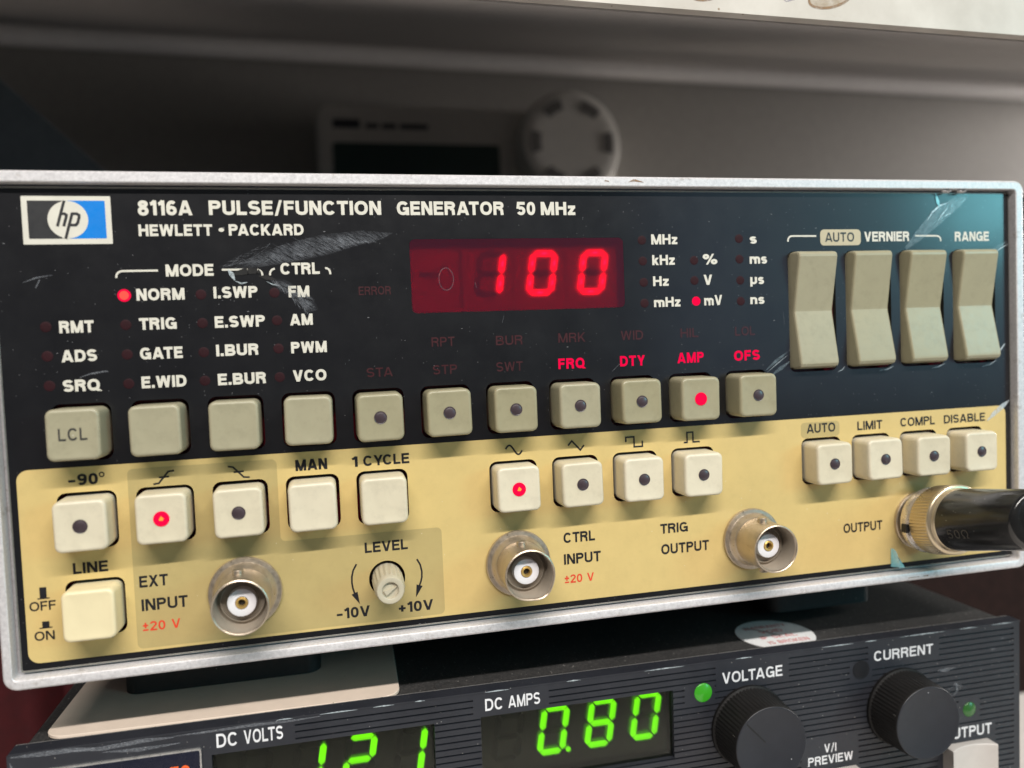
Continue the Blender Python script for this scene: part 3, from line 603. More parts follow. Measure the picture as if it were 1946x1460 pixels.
# wave and edge symbols
sine = [(90.23+3.36*i/20, 35.32+.95*math.sin(2*math.pi*(i/20)*.92+.25)) for i in range(21)]
for s in (sine, [(103.16, 35.4), (104.0, 36.3), (105.75, 34.35), (106.55, 35.3)], [(115.6, 35.3), (115.6, 36.27), (117.4, 36.27), (117.4, 34.2), (119.22, 34.2), (119.22, 35.36)],
          [(128.5, 34.34), (129.25, 34.34), (129.25, 36.42), (130.6, 36.42), (130.6, 34.34), (132.15, 34.34)]): line_art([s], .33, Yp, M['black_ink'], BLACK, 'wave_symbol')
line_art([[(25.12, 33.68), (26.05, 33.78), (27.75, 35.8), (28.74, 35.9)], [(26.1, 34.82), (27.85, 34.88)]], .32, Yp, M['black_ink'], BLACK, 'edge_symbol')
line_art([[(37.94, 35.95), (38.82, 35.78), (40.65, 33.8), (41.7, 33.7)], [(38.9, 34.82), (40.7, 34.88)]], .32, Yp, M['black_ink'], BLACK, 'edge_symbol')
line_art([[(5.2, 14.98), (7.12, 14.98)], [(6.15, 15.0), (6.15, 16.95)]], .20, Yp, M['black_ink'], BLACK, 'switch_symbol', [[(5.6, 14.98), (6.68, 14.98), (6.7, 16.95), (5.6, 16.98)]])
line_art([[(5.22, 9.74), (7.27, 9.74)]], .20, Yp, M['black_ink'], BLACK, 'switch_symbol', [[(5.7, 9.75), (6.82, 9.75), (6.85, 10.87), (5.68, 10.9)]])
for sgn, A, tip in ((1, [(60.17, 15.55), (59.5, 14.4), (59.2, 13.2), (59.15, 12.0), (59.3, 10.9), (59.55, 10.0)], (60.45, 7.8)), (-1, [(71.7, 15.35), (72.3, 14.2), (72.55, 12.9), (72.5, 11.7), (72.25, 10.8), (72.0, 10.2)], (71.2, 7.9))):
    e = Vector(A[-1]); d = (Vector(tip)-e).normalized(); nn = Vector((-d.y, d.x))
    line_art([A], .33, Yp, M['black_ink'], BLACK, 'turn_arrow', [[tuple(e+nn*.62), tuple(e-nn*.62), tip]])
# status lights set in the panel
for x, z in [(22.24, 67.6), (22.22, 62.4), (22.15, 57.15), (22.1, 51.95), (35.05, 67.47), (35.02, 62.31), (34.96, 57.03), (34.87, 51.87), (47.8, 67.5), (48.0, 62.4), (48.0, 57.2), (47.95, 51.9), (9.38, 62.45), (9.33, 57.35), (9.35, 52.18),
             (120.58, 76.54), (120.64, 72.3), (120.7, 67.93), (120.72, 63.66), (132.07, 72.26), (132.02, 68.09), (132.27, 63.8), (142.5, 76.69), (142.5, 72.39), (142.55, 67.93), (142.55, 63.53)]:
    lit = (abs(x-22.24) < .01) or (abs(x-132.27) < .01)
    norm = abs(x-22.24) < .01
    g = G(); r = 1.12 if lit else .92
    if x > 130 and lit: r = .95
    g.lathe([(r, .2), (r, -.03), (r*.85, -.06 if not lit else -.09), (r*.5, -.07 if not lit else -.14), (.001, -.075 if not lit else -.16)], 28, x, z)
    o = g.build('status_light', M['led_on'] if lit else M['dot_off'], GEN, smooth=60)
    if norm:
        g = G(); g.lathe([(.78, -.12), (.6, -.165), (.3, -.18), (.001, -.185)], 24, x, z); g.build('lit_die', M['led_norm'], o, smooth=60)
    if lit: o['label'] = 'lit red status light'

# numeric display behind its red filter
WIN = sheet('display_window', [rr(73.02, 116.43, 62.97, 77.08, 1.0, 4)], 0.02, .001, M['filter'], GEN)
DY = 1.8
def par(x, z, y=DY): return (x+(x-56.6)/152.3*y, z+(z-55.6)/152.3*y)
g = G(); g.box(72.5, 117.2, 2.4, 2.9, 62, 77.8); g.build('display_backing', M['package_dim'], GEN)
for i, (a, b) in enumerate(((73.0, 82.55), (83.0, 93.05), (93.35, 103.85), (104.15, 114.8))):
    xa, za = par(a, 62.2); xb, zb = par(b, 75.25); g = G(); g.box(xa, xb, DY+.1, 2.3, za, zb); g.build('digit_package', M['package'], GEN)
SEGS = {'a': ((0, 1), (1, 1)), 'b': ((1, 1), (1, .5)), 'c': ((1, .5), (1, 0)), 'd': ((1, 0), (0, 0)), 'e': ((0, 0), (0, .5)), 'f': ((0, .5), (0, 1)), 'g': ((0, .5), (1, .5))}
def seg_poly(p, q, w, gap):
    p, q = Vector(p), Vector(q); d = (q-p).normalized(); n = Vector((-d.y, d.x)); p = p+d*gap; q = q-d*gap
    return [p, p+d*w*.5+n*w*.5, q-d*w*.5+n*w*.5, q, q-d*w*.5-n*w*.5, p+d*w*.5-n*w*.5]
def digit(parent, on, x, z, w, h, slant, y, sw, gap, mat, off_mat, name, off=True, pm=None, lab=None, dies=None, dot=None):
    def P(u): return Vector((x+u[0]*w+slant*(u[1]*h), z+u[1]*h))
    lit = G(); dead = G(); hot = G()
    for k, (a, b) in SEGS.items():
        poly = seg_poly(P(a), P(b), sw, gap)
        if k in on:
            lit.face([(v.x, y, v.y) for v in poly])
            if dies:
                m = (P(a)+P(b))/2; d = (P(b)-P(a)).normalized(); n = Vector((-d.y, d.x))
                hot.face([(m.x+d.x*u*.62+n.x*v*.16, y-.05, m.y+d.y*u*.62+n.y*v*.16) for u, v in ((-1, 0), (-.5, -1), (.5, -1), (1, 0), (.5, 1), (-.5, 1))])
        elif off: dead.face([(v.x, y, v.y) for v in poly])
    if dot: disc(lit, dot[0], dot[1], dot[2], y)
    if lit.f:
        o = lit.build(name, mat, parent, recalc=False)
        if lab: o['label'] = lab
    if dead.f: dead.build('unlit_segments', off_mat, parent, recalc=False)
    if hot.f: hot.build('segment_die', dies, parent, recalc=False)
for n_, dx in ((('b', 'c'), 0), ('abcdef', 1), ('abcdef', 2)):
    bx, bz = par(85.65+10.62*dx, 66.35); tx, tz = par(85.65+10.62*dx+4.55, 66.35+7.75)
    digit(WIN, n_, bx, bz, tx-bx, tz-bz, .155, DY, 1.22, .02, M['seg'], M['seg_off'], 'display_digit', True, lab='glowing red digit', dies=M['die'])
bx, bz = par(76.4, 66.35)
g = G(); g.box(bx-1.5, bx+2.0, DY-.0, DY+.05, bz+3.5, bz+4.4); g.build('sign_segment', M['seg_off'], WIN)
line_art([arc(79.85, 69.4, 1.42, 2.15, 0, 360, 2, 30)], .09, -0.012, M['scuff'], WIN, 'ring_mark')

# keys
def key_mesh(dep):
    g = G()
    hwid, hht = 4.28, 4.42
    def lp(i, r, y): return at_y(rr(-hwid+i, hwid-i, -hht+i, hht-i, r, 6), y)
    g.loft([lp(-.10, 1.25, 3.8), lp(0.0, 1.2, -dep+.75), lp(.07, 1.15, -dep+.36), lp(.22, 1.05, -dep+.12), lp(.45, .95, -dep), lp(.70, .85, -dep+.03), lp(1.6, .6, -dep+.12), lp(2.9, .4, -dep+.16)], False, True)
    return g.build('push_button', M['pale_cap'], smooth=34)
protos = {}
def key(x, z, kind, dep, led):
    k = (kind, dep)
    if k not in protos:
        p = key_mesh(dep); p.data.materials[0] = M[{'olive': 'olive_cap', 'pale': 'pale_cap', 'cream': 'cream_cap'}[kind]]; protos[k] = p; o = p
    else:
        o = protos[k].copy(); COL.objects.link(o)
    o.parent = GEN; o.location = ((x+random.uniform(-.06, .06))*MM, random.uniform(-.10, .10)*MM, (z+random.uniform(-.06, .06))*MM)
    o.rotation_euler = (R(random.uniform(-.8, .8)), R(random.uniform(-.7, .7)), R(random.uniform(-.8, .8)))
    if led:
        g = G(); r = 1.22 if led == 'on' else 1.08
        g.lathe([(r+.12, -dep+.14), (r+.10, -dep+.05), (r, -dep+.12), (r*.85, -dep+.05), (r*.6, -dep-.02), (r*.3, -dep-.06), (.001, -dep-.07)], 26)
        l = g.build('indicator_lens', M['led_on'] if led == 'on' else M['led_off'], o, smooth=60)
        if led == 'on': l['label'] = 'lit red lens'
        if led == 'on' and kind == 'pale':
            g = G(); g.face([(-.40, -dep-.09, -.22), (.22, -dep-.09, -.30), (.42, -dep-.09, .05), (.0, -dep-.09, .52), (-.22, -dep-.09, .25)]); g.build('lit_die', M['led_hot'], o, recalc=False)
    return o
for x, z, kind, i in KEYS:
    if kind == 'olive': o = key(x, z, 'olive', 5.4 if i == 0 else 4.9, None if i < 4 else 'on' if i == 9 else 'off')
    elif kind == 'cream': o = key(x, z, 'cream', 4.9, None)
    else:
        led = None if abs(x-BX[3]) < .1 or abs(x-BX[4]) < .1 else 'on' if abs(x-BX[1]) < .1 or abs(x-BX[6]) < .1 else 'off'
        o = key(x, z, 'pale', 5.3 if abs(x-BX[0]) < .1 else 5.0, led)
    if kind == 'olive' and i == 0:
        o['label'] = 'local button with dark lettering'
        word('LCL', -2.25, 2.25, -.95, 2.1, -5.4+.10, M['grey_ink'], o, .145)
# rocker switches
def rocker():
    g = G()
    prof = [(12.9, 3.5), (12.75, -1.2), (12.55, -2.0), (12.1, -2.35), (11.6, -2.42), (.55, -.42), (.0, -.36), (-.5, -.44), (-10.6, -2.60), (-11.3, -2.62), (-11.9, -2.3), (-12.3, -1.4), (-12.75, 3.5)]
    loops = []
    for ox, push in ((-5.55, None), (-4.72, .45), (-4.55, .12), (-4.30, 0), (4.30, 0), (4.55, .12), (4.72, .45), (5.45, None)):
        L = []
        for i, (z, y) in enumerate(prof):
            if push is None: yy = 3.5; zz = z
            else:
                yy = min(3.5, y+push) if 0 < i < len(prof)-1 else 3.5; zz = z - math.copysign(push*.5, z) if abs(z) > 11 else z
            L.append((ox, yy, zz))
        loops.append(L)
    g.loft(loops, closed=False)
    return g.build('rocker_switch', M['olive_cap'], smooth=11)
rk = rocker()
for i, x in enumerate(ROCK):
    o = rk if i == 0 else rk.copy()
    if i: COL.objects.link(o)
    o.parent = GEN; o.location = (x*MM, 0, 60.95*MM); o.rotation_euler = (R((.9, -.7, .2, -.4)[i]), R((.2, -.2, .3, 0)[i]), R((.3, -.4, .3, -.2)[i]))

# coaxial sockets
def socket(x, z, bent=0):
    o = G()
    def rm(a, y):
        if not bent: return 1
        return 1 + (0.085*math.exp(-((a-R(305))/.38)**2)-.02*math.exp(-((a-R(270))/.3)**2))*max(0, min(1, (-y-5)/5))
    prof = [(6.55, 0), (6.55, -.65), (6.40, -.85), (5.75, -.95), (5.55, -1.15), (5.25, -2.2), (4.95, -2.6), (4.92, -5), (4.92, -8), (4.95, -9.55), (4.88, -9.85), (4.70, -9.95), (4.55, -9.82), (4.48, -9.4), (4.45, -6.0), (4.40, -5.0), (3.85, -5.05), (3.80, -5.6), (3.60, -5.65), (3.55, -5.2), (2.4, -5.2)]
    o.lathe(prof[:14], 64, 0, 0, rmod=rm); o.lathe(prof[13:], 64, 0, 0, mi=1, rmod=rm)  # inner faces get a separate matte colour so the barrel looks lit inside
    for sg in (1, -1):     # bayonet lugs
        for zz in (0,):
            loops = []
            for rad, hgt in ((.95, 4.6), (.95, 5.55), (.80, 5.72), (.4, 5.74), (.001, 5.74)):
                loops.append([(rad*math.cos(2*math.pi*k/16)-.5, -5.6+rad*math.sin(2*math.pi*k/16), sg*hgt) for k in range(16)])
            o.loft(loops)
    s = o.build('coax_socket', [M['nickel'], M['lit_inside']], GEN, smooth=32); s.location = (x*MM, -0.06*MM, z*MM)
    g = G(); g.lathe([(2.62, -2.5), (2.52, -6.6), (2.44, -6.85), (2.2, -6.92), (1.15, -6.92), (1.05, -6.6)], 40); g.build('insulator', M['teflon'], s, smooth=35)
    g = G(); g.lathe([(1.12, -6.3), (1.06, -7.05), (.95, -7.15), (.66, -7.10), (.60, -6.8), (.58, -3)], 28); g.build('contact', M['gold'], s, smooth=35)
    g = G(); disc(g, 0, 0, .62, -6.4); g.build('contact_bore', M['dark'], s)
    return s
socket(39.85, 12.5); socket(91.85, 12.65, 1); socket(143.45, 12.65); socket(185.6, 12.9)

# level knob
g = G()
flute = lambda a, y: (1+.045*math.cos(18*a)) if -6.7 < y < -.2 else 1
g.lathe([(2.85, 3), (2.85, .1), (2.85, -.3), (2.74, -6.4), (2.72, -6.8), (2.62, -7.3), (2.52, -7.95), (2.40, -8.15), (1.72, -8.2), (1.55, -8.1), (1.50, -7.7), (1.48, -7.55), (.001, -7.5)], 128, rmod=flute)
kn = g.build('level_knob', M['knob'], GEN, smooth=40); kn.location = (65.85*MM, 0, 12.15*MM)
g = G(); tri = [(-1.25, -.12), (-.75, -.98), (1.15, .55)]
g.loft([at_y(tri, -7.45), at_y([(a*.96, b*.96) for a, b in tri], -8.0)], False, True); g.build('pointer', M['knob'], kn)

# feet under the generator
for x0, x1 in ((12.5, 52.0), (161, 190)):
    g = G()
    g.loft([[(x, y, z) for x, y in rr(x0-3, x1+4, 19.5, 50, 3)] for z in (1.0, -3.5)] + [[(x, y, z) for x, y in rr(x0, x1, 21.8, 48, 3)] for z in (-6.5, -12.95)], True, True)
    o = g.build('rubber_foot', M['rubber'], GEN, smooth=30)
    
# wear on the panel: scuffs, a torn spot, creases of clear film
def slivers(name, mat, items, parent=BLACK, y=-0.045):
    g = G()
    for i, (pts, w) in enumerate(items):
        n = len(pts); P_ = [Vector(p) for p in pts]
        for k in range(n-1):
            d = (P_[k+1]-P_[k]).normalized(); nn = Vector((-d.y, d.x))
            w0 = w*math.sin(math.pi*max(.06, k/(n-1)))/2 if n > 2 else w/2; w1 = w*math.sin(math.pi*min(.94, (k+1)/(n-1)))/2 if n > 2 else w/2
            yy = y-0.0006*(i % 30)
            a, b = P_[k], P_[k+1]
            g.face([(a.x-nn.x*w0, yy, a.y-nn.y*w0), (b.x-nn.x*w1, yy, b.y-nn.y*w1), (b.x+nn.x*w1, yy, b.y+nn.y*w1), (a.x+nn.x*w0, yy, a.y+nn.y*w0)])
    return g.build(name, mat, parent, recalc=False)
it = []
for k in range(260):
    u = random.random(); v = random.random()**1.5
    x = 39.5+27*u + random.gauss(0, .4); z = 72.4+5.6*u**.75-1.2*u*u + (v-.35)*3.4*math.sin(math.pi*min(1, u*1.05+.05))
    L = random.uniform(.5, 2.4); a = R(random.uniform(-38, -8)) if u > .3 else R(random.uniform(5, 40))
    pts = [(x+L*(t-.5)*math.cos(a), z+L*(t-.5)*math.sin(a)+.12*L*(t-.5)**2) for t in (0, .25, .5, .75, 1)]
    it.append((pts, random.uniform(.02, .055)))
for k in range(60):
    u = random.random(); x = 47.6+6.2*u; z = 69.4-6.2*u**1.2+random.uniform(-.6, 2.2)*u; a = R(random.uniform(-75, -48)); L = random.uniform(.6, 2.6)
    it.append(([(x+L*(t-.5)*math.cos(a), z+L*(t-.5)*math.sin(a)) for t in (0, .33, .66, 1)], random.uniform(.03, .09)))
slivers('scuff_mark', M['scuff'], it)
for shape in ([(40.5, 71.9), (44, 74.0), (50, 76.4), (57, 78.1), (64, 78.8), (70, 78.3), (68, 77.2), (64, 76.2), (58, 74.4), (52, 73.2), (46, 72.3)], [(46.8, 70.2), (49.5, 69.9), (52.0, 68.6), (54.6, 66.4), (55.6, 64.2), (53.6, 63.6), (52.4, 65.0), (50.6, 67.0), (48.6, 68.6)]):
    cxx = sum(p[0] for p in shape)/len(shape); czz = sum(p[1] for p in shape)/len(shape)
    for i, k in enumerate((1.0, .86, .7)):
        g = G(); g.face([(cxx+(x-cxx)*k, -.036-.004*i, czz+(z-czz)*k) for x, z in shape]); g.build('rub_mark', M['smear'], BLACK, recalc=False)
slivers('scratch', M['scuff'], [([(14.2, 53.4), (16.0, 54.0), (18.6, 54.35), (18.9, 54.2)], .34), ([(6.3, 70.2), (8.5, 71.0), (11.0, 71.4)], .3), ([(8.2, 69.2), (8.9, 70.6)], .2), ([(66.5, 46.6), (68.6, 46.7)], .12), ([(152.5, 61), (152.7, 58)], .05),
    ([(113.2, 50.0), (114.6, 51.2)], .07), ([(85.5, 68.6), (85.7, 67.6)], .06), ([(91.0, 62.0), (90.6, 60.6)], .05)])
slivers('torn_spot', M['tear'], [([(40.6, 70.9), (41.6, 71.2), (43.3, 71.6), (45.0, 71.5), (45.6, 71.2)], 1.25), ([(45.2, 70.6), (46.6, 70.3), (48.2, 69.9)], .9)], y=-.09)
slivers('paint_flake', M['film_bright'], [([(39.9, 71.9), (40.5, 71.0), (41.0, 69.9)], .9), ([(41.0, 69.8), (42.1, 69.3), (43.2, 69.5)], .35), ([(46.5, 69.6), (47.6, 69.0), (48.6, 68.8)], .22)], y=-.12)
for f_ in [([(148.0, 48.6), (150.6, 50.6), (153.4, 52.4)], .7), ([(149.2, 47.4), (151.6, 48.9), (153.8, 50.3)], .9), ([(183.4, 74.2), (187, 77.2), (191.5, 81.0), (197.5, 84.8), (200, 86.0)], 3.4), ([(205.6, 72.9), (208.0, 74.2), (210.6, 75.6)], .8)]: slivers('film_crease', M['film'], [f_], y=-.075)
slivers('film_fold', M['film_bright'], [([(189.2, 80.5), (190.4, 82.2), (192.4, 83.7), (194.6, 84.3)], .42), ([(191.9, 80.3), (193.2, 81.9), (194.6, 83.4)], .30), ([(193.6, 81.2), (194.4, 81.7), (195.4, 82.0)], .22), ([(206.4, 72.6), (208.6, 73.9), (210.8, 75.0)], .25),
    ([(148.3, 48.2), (150.8, 50.0), (153.3, 51.7)], .14), ([(165.5, 47.5), (166.6, 47.9), (167.2, 48.6)], .2), ([(176.0, 47.3), (178.0, 47.5), (179.6, 48.1)], .3), ([(189.6, 47.2), (191.4, 47.5), (193.2, 48.1)], .3), ([(203.2, 47.0), (205.4, 47.4), (207.2, 48.3)], .35), ([(208.2, 50.5), (209.6, 52.0)], .35)], y=-.13)
slivers('film_crease', M['film_bright'], [([(204.4, 34.4), (206.4, 36.0), (208.8, 37.6), (210.6, 38.8)], 1.3)], y=-.16)
slivers('tape_scrap', M['cyan'], [([(191.3, 86.45), (191.9, 84.6), (192.2, 83.4)], .9)], y=-.15)
# curled scrap of cyan film under the output socket
g = G(); rows = []
for k in range(9):
    t = k/8; rows.append([(177.9+3.6*t, -.3-1.9*math.sin(t*2.2)*.6, 3.0-.2*t), (178.0+1.4*t, -.25-1.2*math.sin(t*2.4), 7.2-5.2*t*t+.6*t)])
g.loft(rows, closed=False); g.build('film_flap', M['cyan'], GEN, smooth=60)
# dents of bright metal on the frame's inner lip
g = G()
for cx, rx in ((193.2, 1.25), (197.2, 1.2)):
    loops = [[(cx+rx*s*math.cos(R(a)), y, 86.95+.55*s*math.sin(R(a))-.15) for a in range(180, 361, 15)] for s, y in ((1, -1.1), (.8, -1.7), (.4, -1.88))]
    g.loft(loops, closed=False)
g.build('frame_dent', M['frame'], GEN, smooth=60)
slivers('rust_mark', M['stain'], [([(117.3, 87.9), (118.6, 88.3), (120.6, 87.9)], .5), ([(112.3, 88.2), (113.2, 88.0)], .25), ([(181, .45), (184, .5)], .12), ([(185, .5), (186.4, .55)], .18)], parent=GEN, y=-1.84)

# =================================================================== COAX PLUG ON THE OUTPUT SOCKET
CP = (185.6, 0, 12.9)
plug = thing('coax_plug', CP, 'black coax terminator plug with a knurled silver ring, on the output socket', 'cable plug')
lean = (0.15, 0.19)
g = G(); g.lathe([(4.9, -3.0), (6.3, -2.0), (7.15, -2.4), (7.4, -3.2), (7.2, -4.2), (6.75, -5.0), (6.6, -6.0), (6.0, -6.0)], 64, dirx=lean); bay = g.build('bayonet_shell', M['nickel_bright'], plug, smooth=40)
g = G(); g.lathe([(6.6, -4.6), (7.35, -4.9), (7.55, -5.2), (7.55, -9.0), (7.62, -9.2), (7.62, -9.6), (7.3, -9.9), (6.9, -9.95), (6.8, -10.2), (6.75, -10.7), (6.5, -10.9)], 528, dirx=lean, rmod=lambda a, y: 1+(.014*math.cos(66*a) if -9.1 < y < -5.0 else 0)); g.build('knurled_ring', M['brass'], plug, smooth=50)
g = G(); a = R(215)
g.box(-7.45+.3, -6.6+.3, -4.6, -3.1, -1.4, .4); g.build('bayonet_slot', M['dark'], plug)
g = G(); g.lathe([(6.3, -9.8), (6.72, -10.3), (6.75, -11.0), (6.65, -13.5), (6.35, -19), (6.15, -26.3), (6.0, -26.9), (5.5, -27.3), (4.4, -27.4), (3.6, -27.3), (3.6, -26)], 72, dirx=lean); boot = g.build('boot', M['boot'], plug, smooth=40)
g = G(); g.lathe([(3.2, -22), (3.1, -26), (3.0, -30), (3.0, -60), (3.0, -75)], 40, dirx=(0.30, 0.14)); g.build('cable', M['rubber'], plug, smooth=40)
# pressed lettering on the flank of the boot
g = G(); st, W = word_polys('50\u2126', .13, .22)
for i, quads in enumerate(st):
    for q in quads:
        pts = []
        for u, v in q:
            s_ = u/W; y = -13.2-4.6*s_; ang = R(202-18*(v-.5)); rad = 6.66-.0545*(-y-13.5)+.03+.002*i
            pts.append((-lean[0]*y+rad*math.cos(ang), y, -lean[1]*y+rad*math.sin(ang)))
        g.face(pts)
g.build('lettering', M['emboss'], boot, recalc=False)

# =================================================================== POWER SUPPLY
SP = (0, 0, -12.3)
PS = thing('power_supply', SP, 'dark grey bench power supply with green digits and two black knobs, under the generator', 'power supply')
PS.rotation_euler = (0, R(0.42), 0)
# local: z = 0 is the top edge of the front, y = 0 its front
X0, X1, ZB = -1.4, 212.9, -89
g = G(); g.loft([at_y(rr(X0+.5, X1-.5+2.0, ZB, -1.2, 1.2, 4), y) for y in (4.3, 330)], True, True); g.build('housing', M['supply_case'], PS, smooth=30)
# ribbed front: grooves cut everywhere but around lettering and controls
PITCH, GR = 1.31, .34
keep = [(31.5, 47.3, -4.6, -.9), (81.5, 97.2, -4.9, -.9), (134.3, 151.8, -6.0, -1.2), (171.8, 190.6, -5.9, -1.2), (127, 134.0, -9.0, -4.0), (167, 172.8, -9, -4), (154.5, 169.0, -28, -20.7), (190.0, 206.0, -40, -22.5), (195.8, 201.6, -22, -16.2), (-2, 32.5, -40, -.2)]
WINS = [(32.3, 73.7, -19.5, -4.85), (83.0, 124.4, -19.5, -4.85)]
zs = [-1.35-PITCH*k for k in range(40)]
xr = [X0+1.2, X1-1.6]
g = G(); base_y = 0.42
rowsz = sorted(set([0] + [c for z in zs for c in (z+GR/2, z-GR/2)] + [c for w in WINS for c in w[2:]] + [-56]), reverse=True)
for za, zb in zip(rowsz[:-1], rowsz[1:]):
    zc = (za+zb)/2
    groove = any(abs(zc-z) < GR/2 for z in zs)
    cuts = [w for w in WINS if w[2] < zc < w[3]]
    spans = []; cur = X0
    for w in sorted(cuts): spans.append((cur, w[0])); cur = w[1]
    spans.append((cur, X1))
    for a, b in spans:
        if not groove: g.box(a, b, 0, 3.2, zb, za); continue
        full = sorted([(max(a, k[0]), min(b, k[1])) for k in keep if k[2] < zc < k[3] and k[1] > a and k[0] < b] + [(a, min(b, xr[0]))] + [(max(a, xr[1]), b)])
        c = a
        for p, q in full:
            p, q = min(p, b), min(q, b)
            if q <= c and p <= c: continue
            if p > c: g.box(c, p, base_y, 3.2, zb, za); c = p
            if q > c: g.box(c, q, 0, 3.2, zb, za); c = q
        if c < b: g.box(c, b, base_y, 3.2, zb, za)
g.box(X0, X1, 0, 3.2, ZB, -56)
g.box(X0+.3, X1+.2, -.1, 3.2, .0, .35)
FRONT = g.build('front_panel', M['supply_front'], PS)
g = G(); g.box(X0+.2, X1+.4, 3.3, 4.1, -.9, .1); g.build('top_seam', M['silver'], PS)
# display recesses
for i, w in enumerate(WINS):
    g = G(); g.box(w[0]-.2, w[1]+.2, 2.6, 3.1, w[2]-.2, w[3]+.2); wn = g.build('display_window', M['window'], PS)
    sheet('filter_sheet', [rr(w[0]+.02, w[1]-.02, w[2]+.02, w[3]-.02, .1, 2)], 1.1, .001, M['smoke'], wn)
    def ps(x, z, y=2.5): # panel reading at the front face -> point on the recessed floor
        zz = z + (.0073*x)
        return (x+(x-56.6)/152.3*y, (zz+12.3)+((z-55.6)/152.3)*y)
    dw, dh, sl = 4.85, 9.0, .165
    base = -27.1
    if i == 1: items = [('', 85.3, 0), ('abcdef', 94.85, 1), ('abcdefg', 105.0, 0), ('abcdef', 115.0, 0)]
    else: items = [('', 36.5, 0), ('bc', 46.3, 0), ('abged', 55.9, 0), ('bc', 65.7, 0)]
    for on, x, dt in items:
        bx, bz = ps(x, base+.3)
        digit(wn, on, bx, bz-.15, dw, dh, sl, 2.56, 1.28, .14, M['green'], M['green_off'], 'display_digit', True, lab='glowing green digit' if on else None, dot=(bx+dw+1.35, bz-.2, .55) if dt else None)
# lettering of the front
for t_, x0, x1, z, c, w in [('DC', 83.95, 87.6, -3.72, 2.45, .15), ('AMPS', 88.7, 95.3, -3.72, 2.45, .15), ('DC', 33.25, 37.0, -3.62, 2.6, .15), ('VOLTS', 38.1, 45.1, -3.62, 2.6, .15), ('VOLTAGE', 135.8, 150.2, -4.95, 2.4, .15), ('CURRENT', 173.3, 188.9, -4.70, 2.3, .15),
    ('V/I', 160.3, 163.3, -23.75, 1.9, .15), ('PREVIEW', 156.2, 167.5, -26.35, 1.95, .15), ('OUTPUT', 191.6, 204.9, -25.72, 2.55, .15)]:
    word(t_, x0, x1, z, c, -.03, M['white_ink'], FRONT, w+.025, track=.13)
slivers('worn_edge', M['scuff'], [([(-.8, -.25), (4, -.35), (9, -.3), (13, -.55)], 1.0), ([(8, -.5), (14, -.8), (21, -.35), (26, -.5)], .9), ([(26, -.3), (31, -.3), (40, -.2), (47, -.35), (52, -.2)], .55), ([(14, -1.5), (20, -1.9), (27, -1.7)], .8), ([(-.9, -1.2), (-.4, -3), (0, -6)], .7)], parent=PS, y=-.12)
slivers('worn_edge', M['film_bright'], [([(a, .12), (a+L*.5, .16), (a+L, .1)], .28) for a, L in ((44, 3), (52, 7), (62, 4), (70, 2), (84, 5), (101, 3), (118, 9), (139, 4), (160, 8), (171, 3), (180, 12), (196, 5), (205, 6))], parent=PS, y=-.13)
slivers('scuff_mark', M['scuff'], [([(190.0, -8.9), (192.3, -9.0), (194.8, -8.7)], 1.0), ([(193.6, -13.6), (195.1, -12.4), (195.4, -14.3), (194.2, -15.4)], .5), ([(195.0, -12.8), (196.7, -13.4)], .3), ([(205, -5.8), (206, -5.5)], .3), ([(207.8, -3.5), (208.4, -3.3)], .3)], parent=PS, y=-.08)
# knobs
def big_knob(x, z, dep, mark):
    g = G(); fine = lambda a, y: 1+(.017*math.cos(64*a) if -dep+.6 < y < -.9 else 0)
    g.lathe([(8.9, 0.05), (8.9, -.7), (8.55, -.9), (8.45, -1.0), (8.2, -dep+.55), (8.12, -dep+.3), (8.0, -dep+.05), (7.75, -dep)], 384, rmod=fine)
    k = g.build('control_knob', M['knob_black'], PS, smooth=50); k.location = (x*MM, 0, z*MM)
    g = G(); g.lathe([(8.02, -dep+.04), (7.92, -dep-.06), (7.7, -dep-.08), (7.5, -dep-.02), (.001, -dep-.02)], 96); g.build('knob_face', M['knob_face'], k, smooth=30)
    if mark:
        g = G(); g.loft([[(-5.7, y, 5.6), (-1.3, y, .9), (-1.5, y, .72), (-5.95, y, 5.35)] for y in (-dep-.0, -dep-.05)], False, True); g.build('pointer_line', M['dark'], k)
    return k
big_knob(141.9, -14.9, 9.0, True); big_knob(180.1, -15.9, 8.6, False)
def lens(x, z, r, mat, lab, dome=.6):
    g = G(); g.lathe([(r, .1), (r, -.05), (r*.92, -.25*dome), (r*.6, -.75*dome), (.001, -dome)], 28)
    o = g.build('status_light', mat, PS, smooth=60); o.location = (x*MM, 0, z*MM); o['label'] = lab
lens(131.3, -6.25, 2.05, M['green_glow'], 'glowing green light left of the voltage lettering'); lens(198.7, -19.2, 1.75, M['green_dim'], 'dim green light beside the current knob'); lens(169.9, -6.2, 2.15, M['black_lens'], 'dark unlit light', .08)
# keys
def rocker_key(x0, x1, z0, z1, dep):
    g = G(); n = 12; loops = []
    for i in range(n+1):
        t = i/n; x = x0+(x1-x0)*t; bow = -dep + 1.3*dep*.4*(1-(2*t-1)**2)
        loops.append([(x, 1.0, z0), (x, bow+.15, z0), (x, bow, z0+.2), (x, bow, z1-.2), (x, bow+.15, z1), (x, 1.0, z1)])
    g.loft(loops, True, True, closed=False)
    g.face(loops[0]); g.face(loops[-1])
    return g.build('push_button', M['grey_cap'], PS, smooth=30)
rocker_key(191.4, 203.6, -34, -26.75, 3.2); rocker_key(157.0, 168.2, -34, -27.75, 2.2)
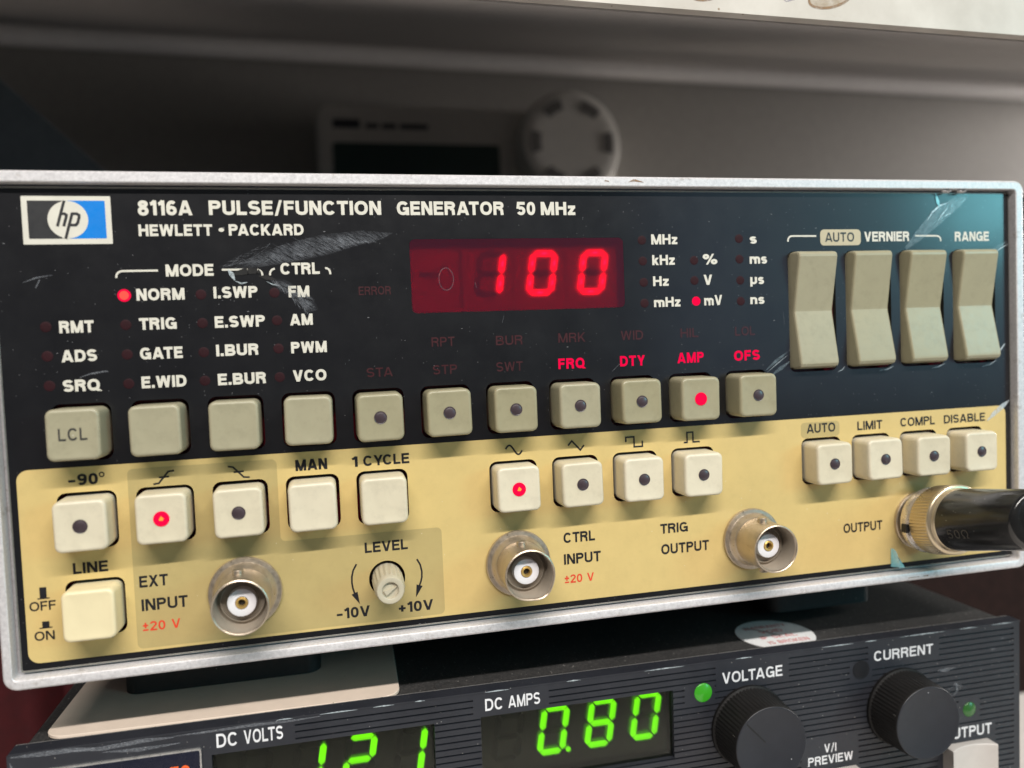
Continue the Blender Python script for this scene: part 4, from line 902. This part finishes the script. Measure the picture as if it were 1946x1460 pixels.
# name plate at the lower left, screw and round sticker on the lid
g = G(); g.loft([at_y(rr(1.6, 30.6, -30, -3.1, .4, 3), 0), at_y(rr(1.6, 30.6, -30, -3.1, .4, 3), -.5)], False, True); npl = g.build('name_plate', M['silver'], PS)
g = G(); g.loft([at_y(rr(1.9, 30.3, -29.7, -3.4, .4, 3), -.5), at_y(rr(1.9, 30.3, -29.7, -3.4, .4, 3), -.56)], False, True); g.build('plate_field', M['navy'], npl)
word('TO', 25.2, 28.6, -8.35, 2.6, -.60, M['orange'], npl, .2)
g = G()
g.loft([[(77.9+r*math.cos(2*math.pi*k/32), 8.2+r*math.sin(2*math.pi*k/32), z) for k in range(32)] for r, z in ((2.9, -1.3), (2.9, -1.02), (2.6, -.98), (2.3, -1.05), (1.9, -1.1), (1.0, -.95), (.4, -.85), (.01, -.85))])
g.build('screw', M['supply_case'], PS, smooth=40)
cx, cy, sr = 156.6, 13.2, 9.1
g = G(); g.loft([[(cx+sr*math.cos(2*math.pi*k/64), cy+sr*math.sin(2*math.pi*k/64), z) for k in range(64)] for z in (-1.2, -1.06)], False, True); stk = g.build('round_sticker', M['sticker'], PS)
stk['label'] = 'round white sticker with faded red words'
def flat_word(text, x0, x1, y, cap, z, mat, parent, w=.17):
    g = G(); lettering(g, text, x0, x1, 0, cap, 0, w); g.v = [(a, y+c, z-b) for a, b, c in g.v]; return g.build('lettering', mat, parent, recalc=False)
flat_word('WARRANTY', cx-5.6, cx+5.6, cy+4.0, 1.7, -1.03, M['faded_red'], stk); flat_word('VOID', cx-3, cx+3, cy+1.0, 1.8, -1.03, M['faded_red'], stk); flat_word('IF SEAL', cx-4.6, cx+4.6, cy-2.4, 1.8, -1.03, M['faded_red'], stk); flat_word('IS BROKEN', cx-4.4, cx+5.8, cy-5.6, 1.8, -1.03, M['faded_red'], stk)
g = G()
for q in stroke_faces([(cx-5.2, cy+5.5), (cx-2, cy+2.8), (cx+.6, cy-1.6)], .5, False): g.face([(p[0], p[1], -1.0) for p in q])
g.build('smear', M['faded_grey'], stk, recalc=False)

# loose cream sheet between the two instruments
PLT = (35, 30, -13.9)
g = G()
for k, z in enumerate((-.30, .22)): pass
op = rr(2.6-35, 68.2-35, 5.9-30, 160-30, 3.6, 8)
g.loft([[(x, y, z) for x, y in op] for z in (0, .45)] + [[(x*.997, y*.998, .55) for x, y in op]], True, True)
pl = g.build('cream_sheet', M['plate'], smooth=30); pl.location = [35*MM, 30*MM, -13.48*MM]; pl.rotation_euler = (0, R(0.42), R(-1.2))
tag(pl, 'cream painted sheet with rounded corners, lying on the power supply under the generator', 'metal sheet')
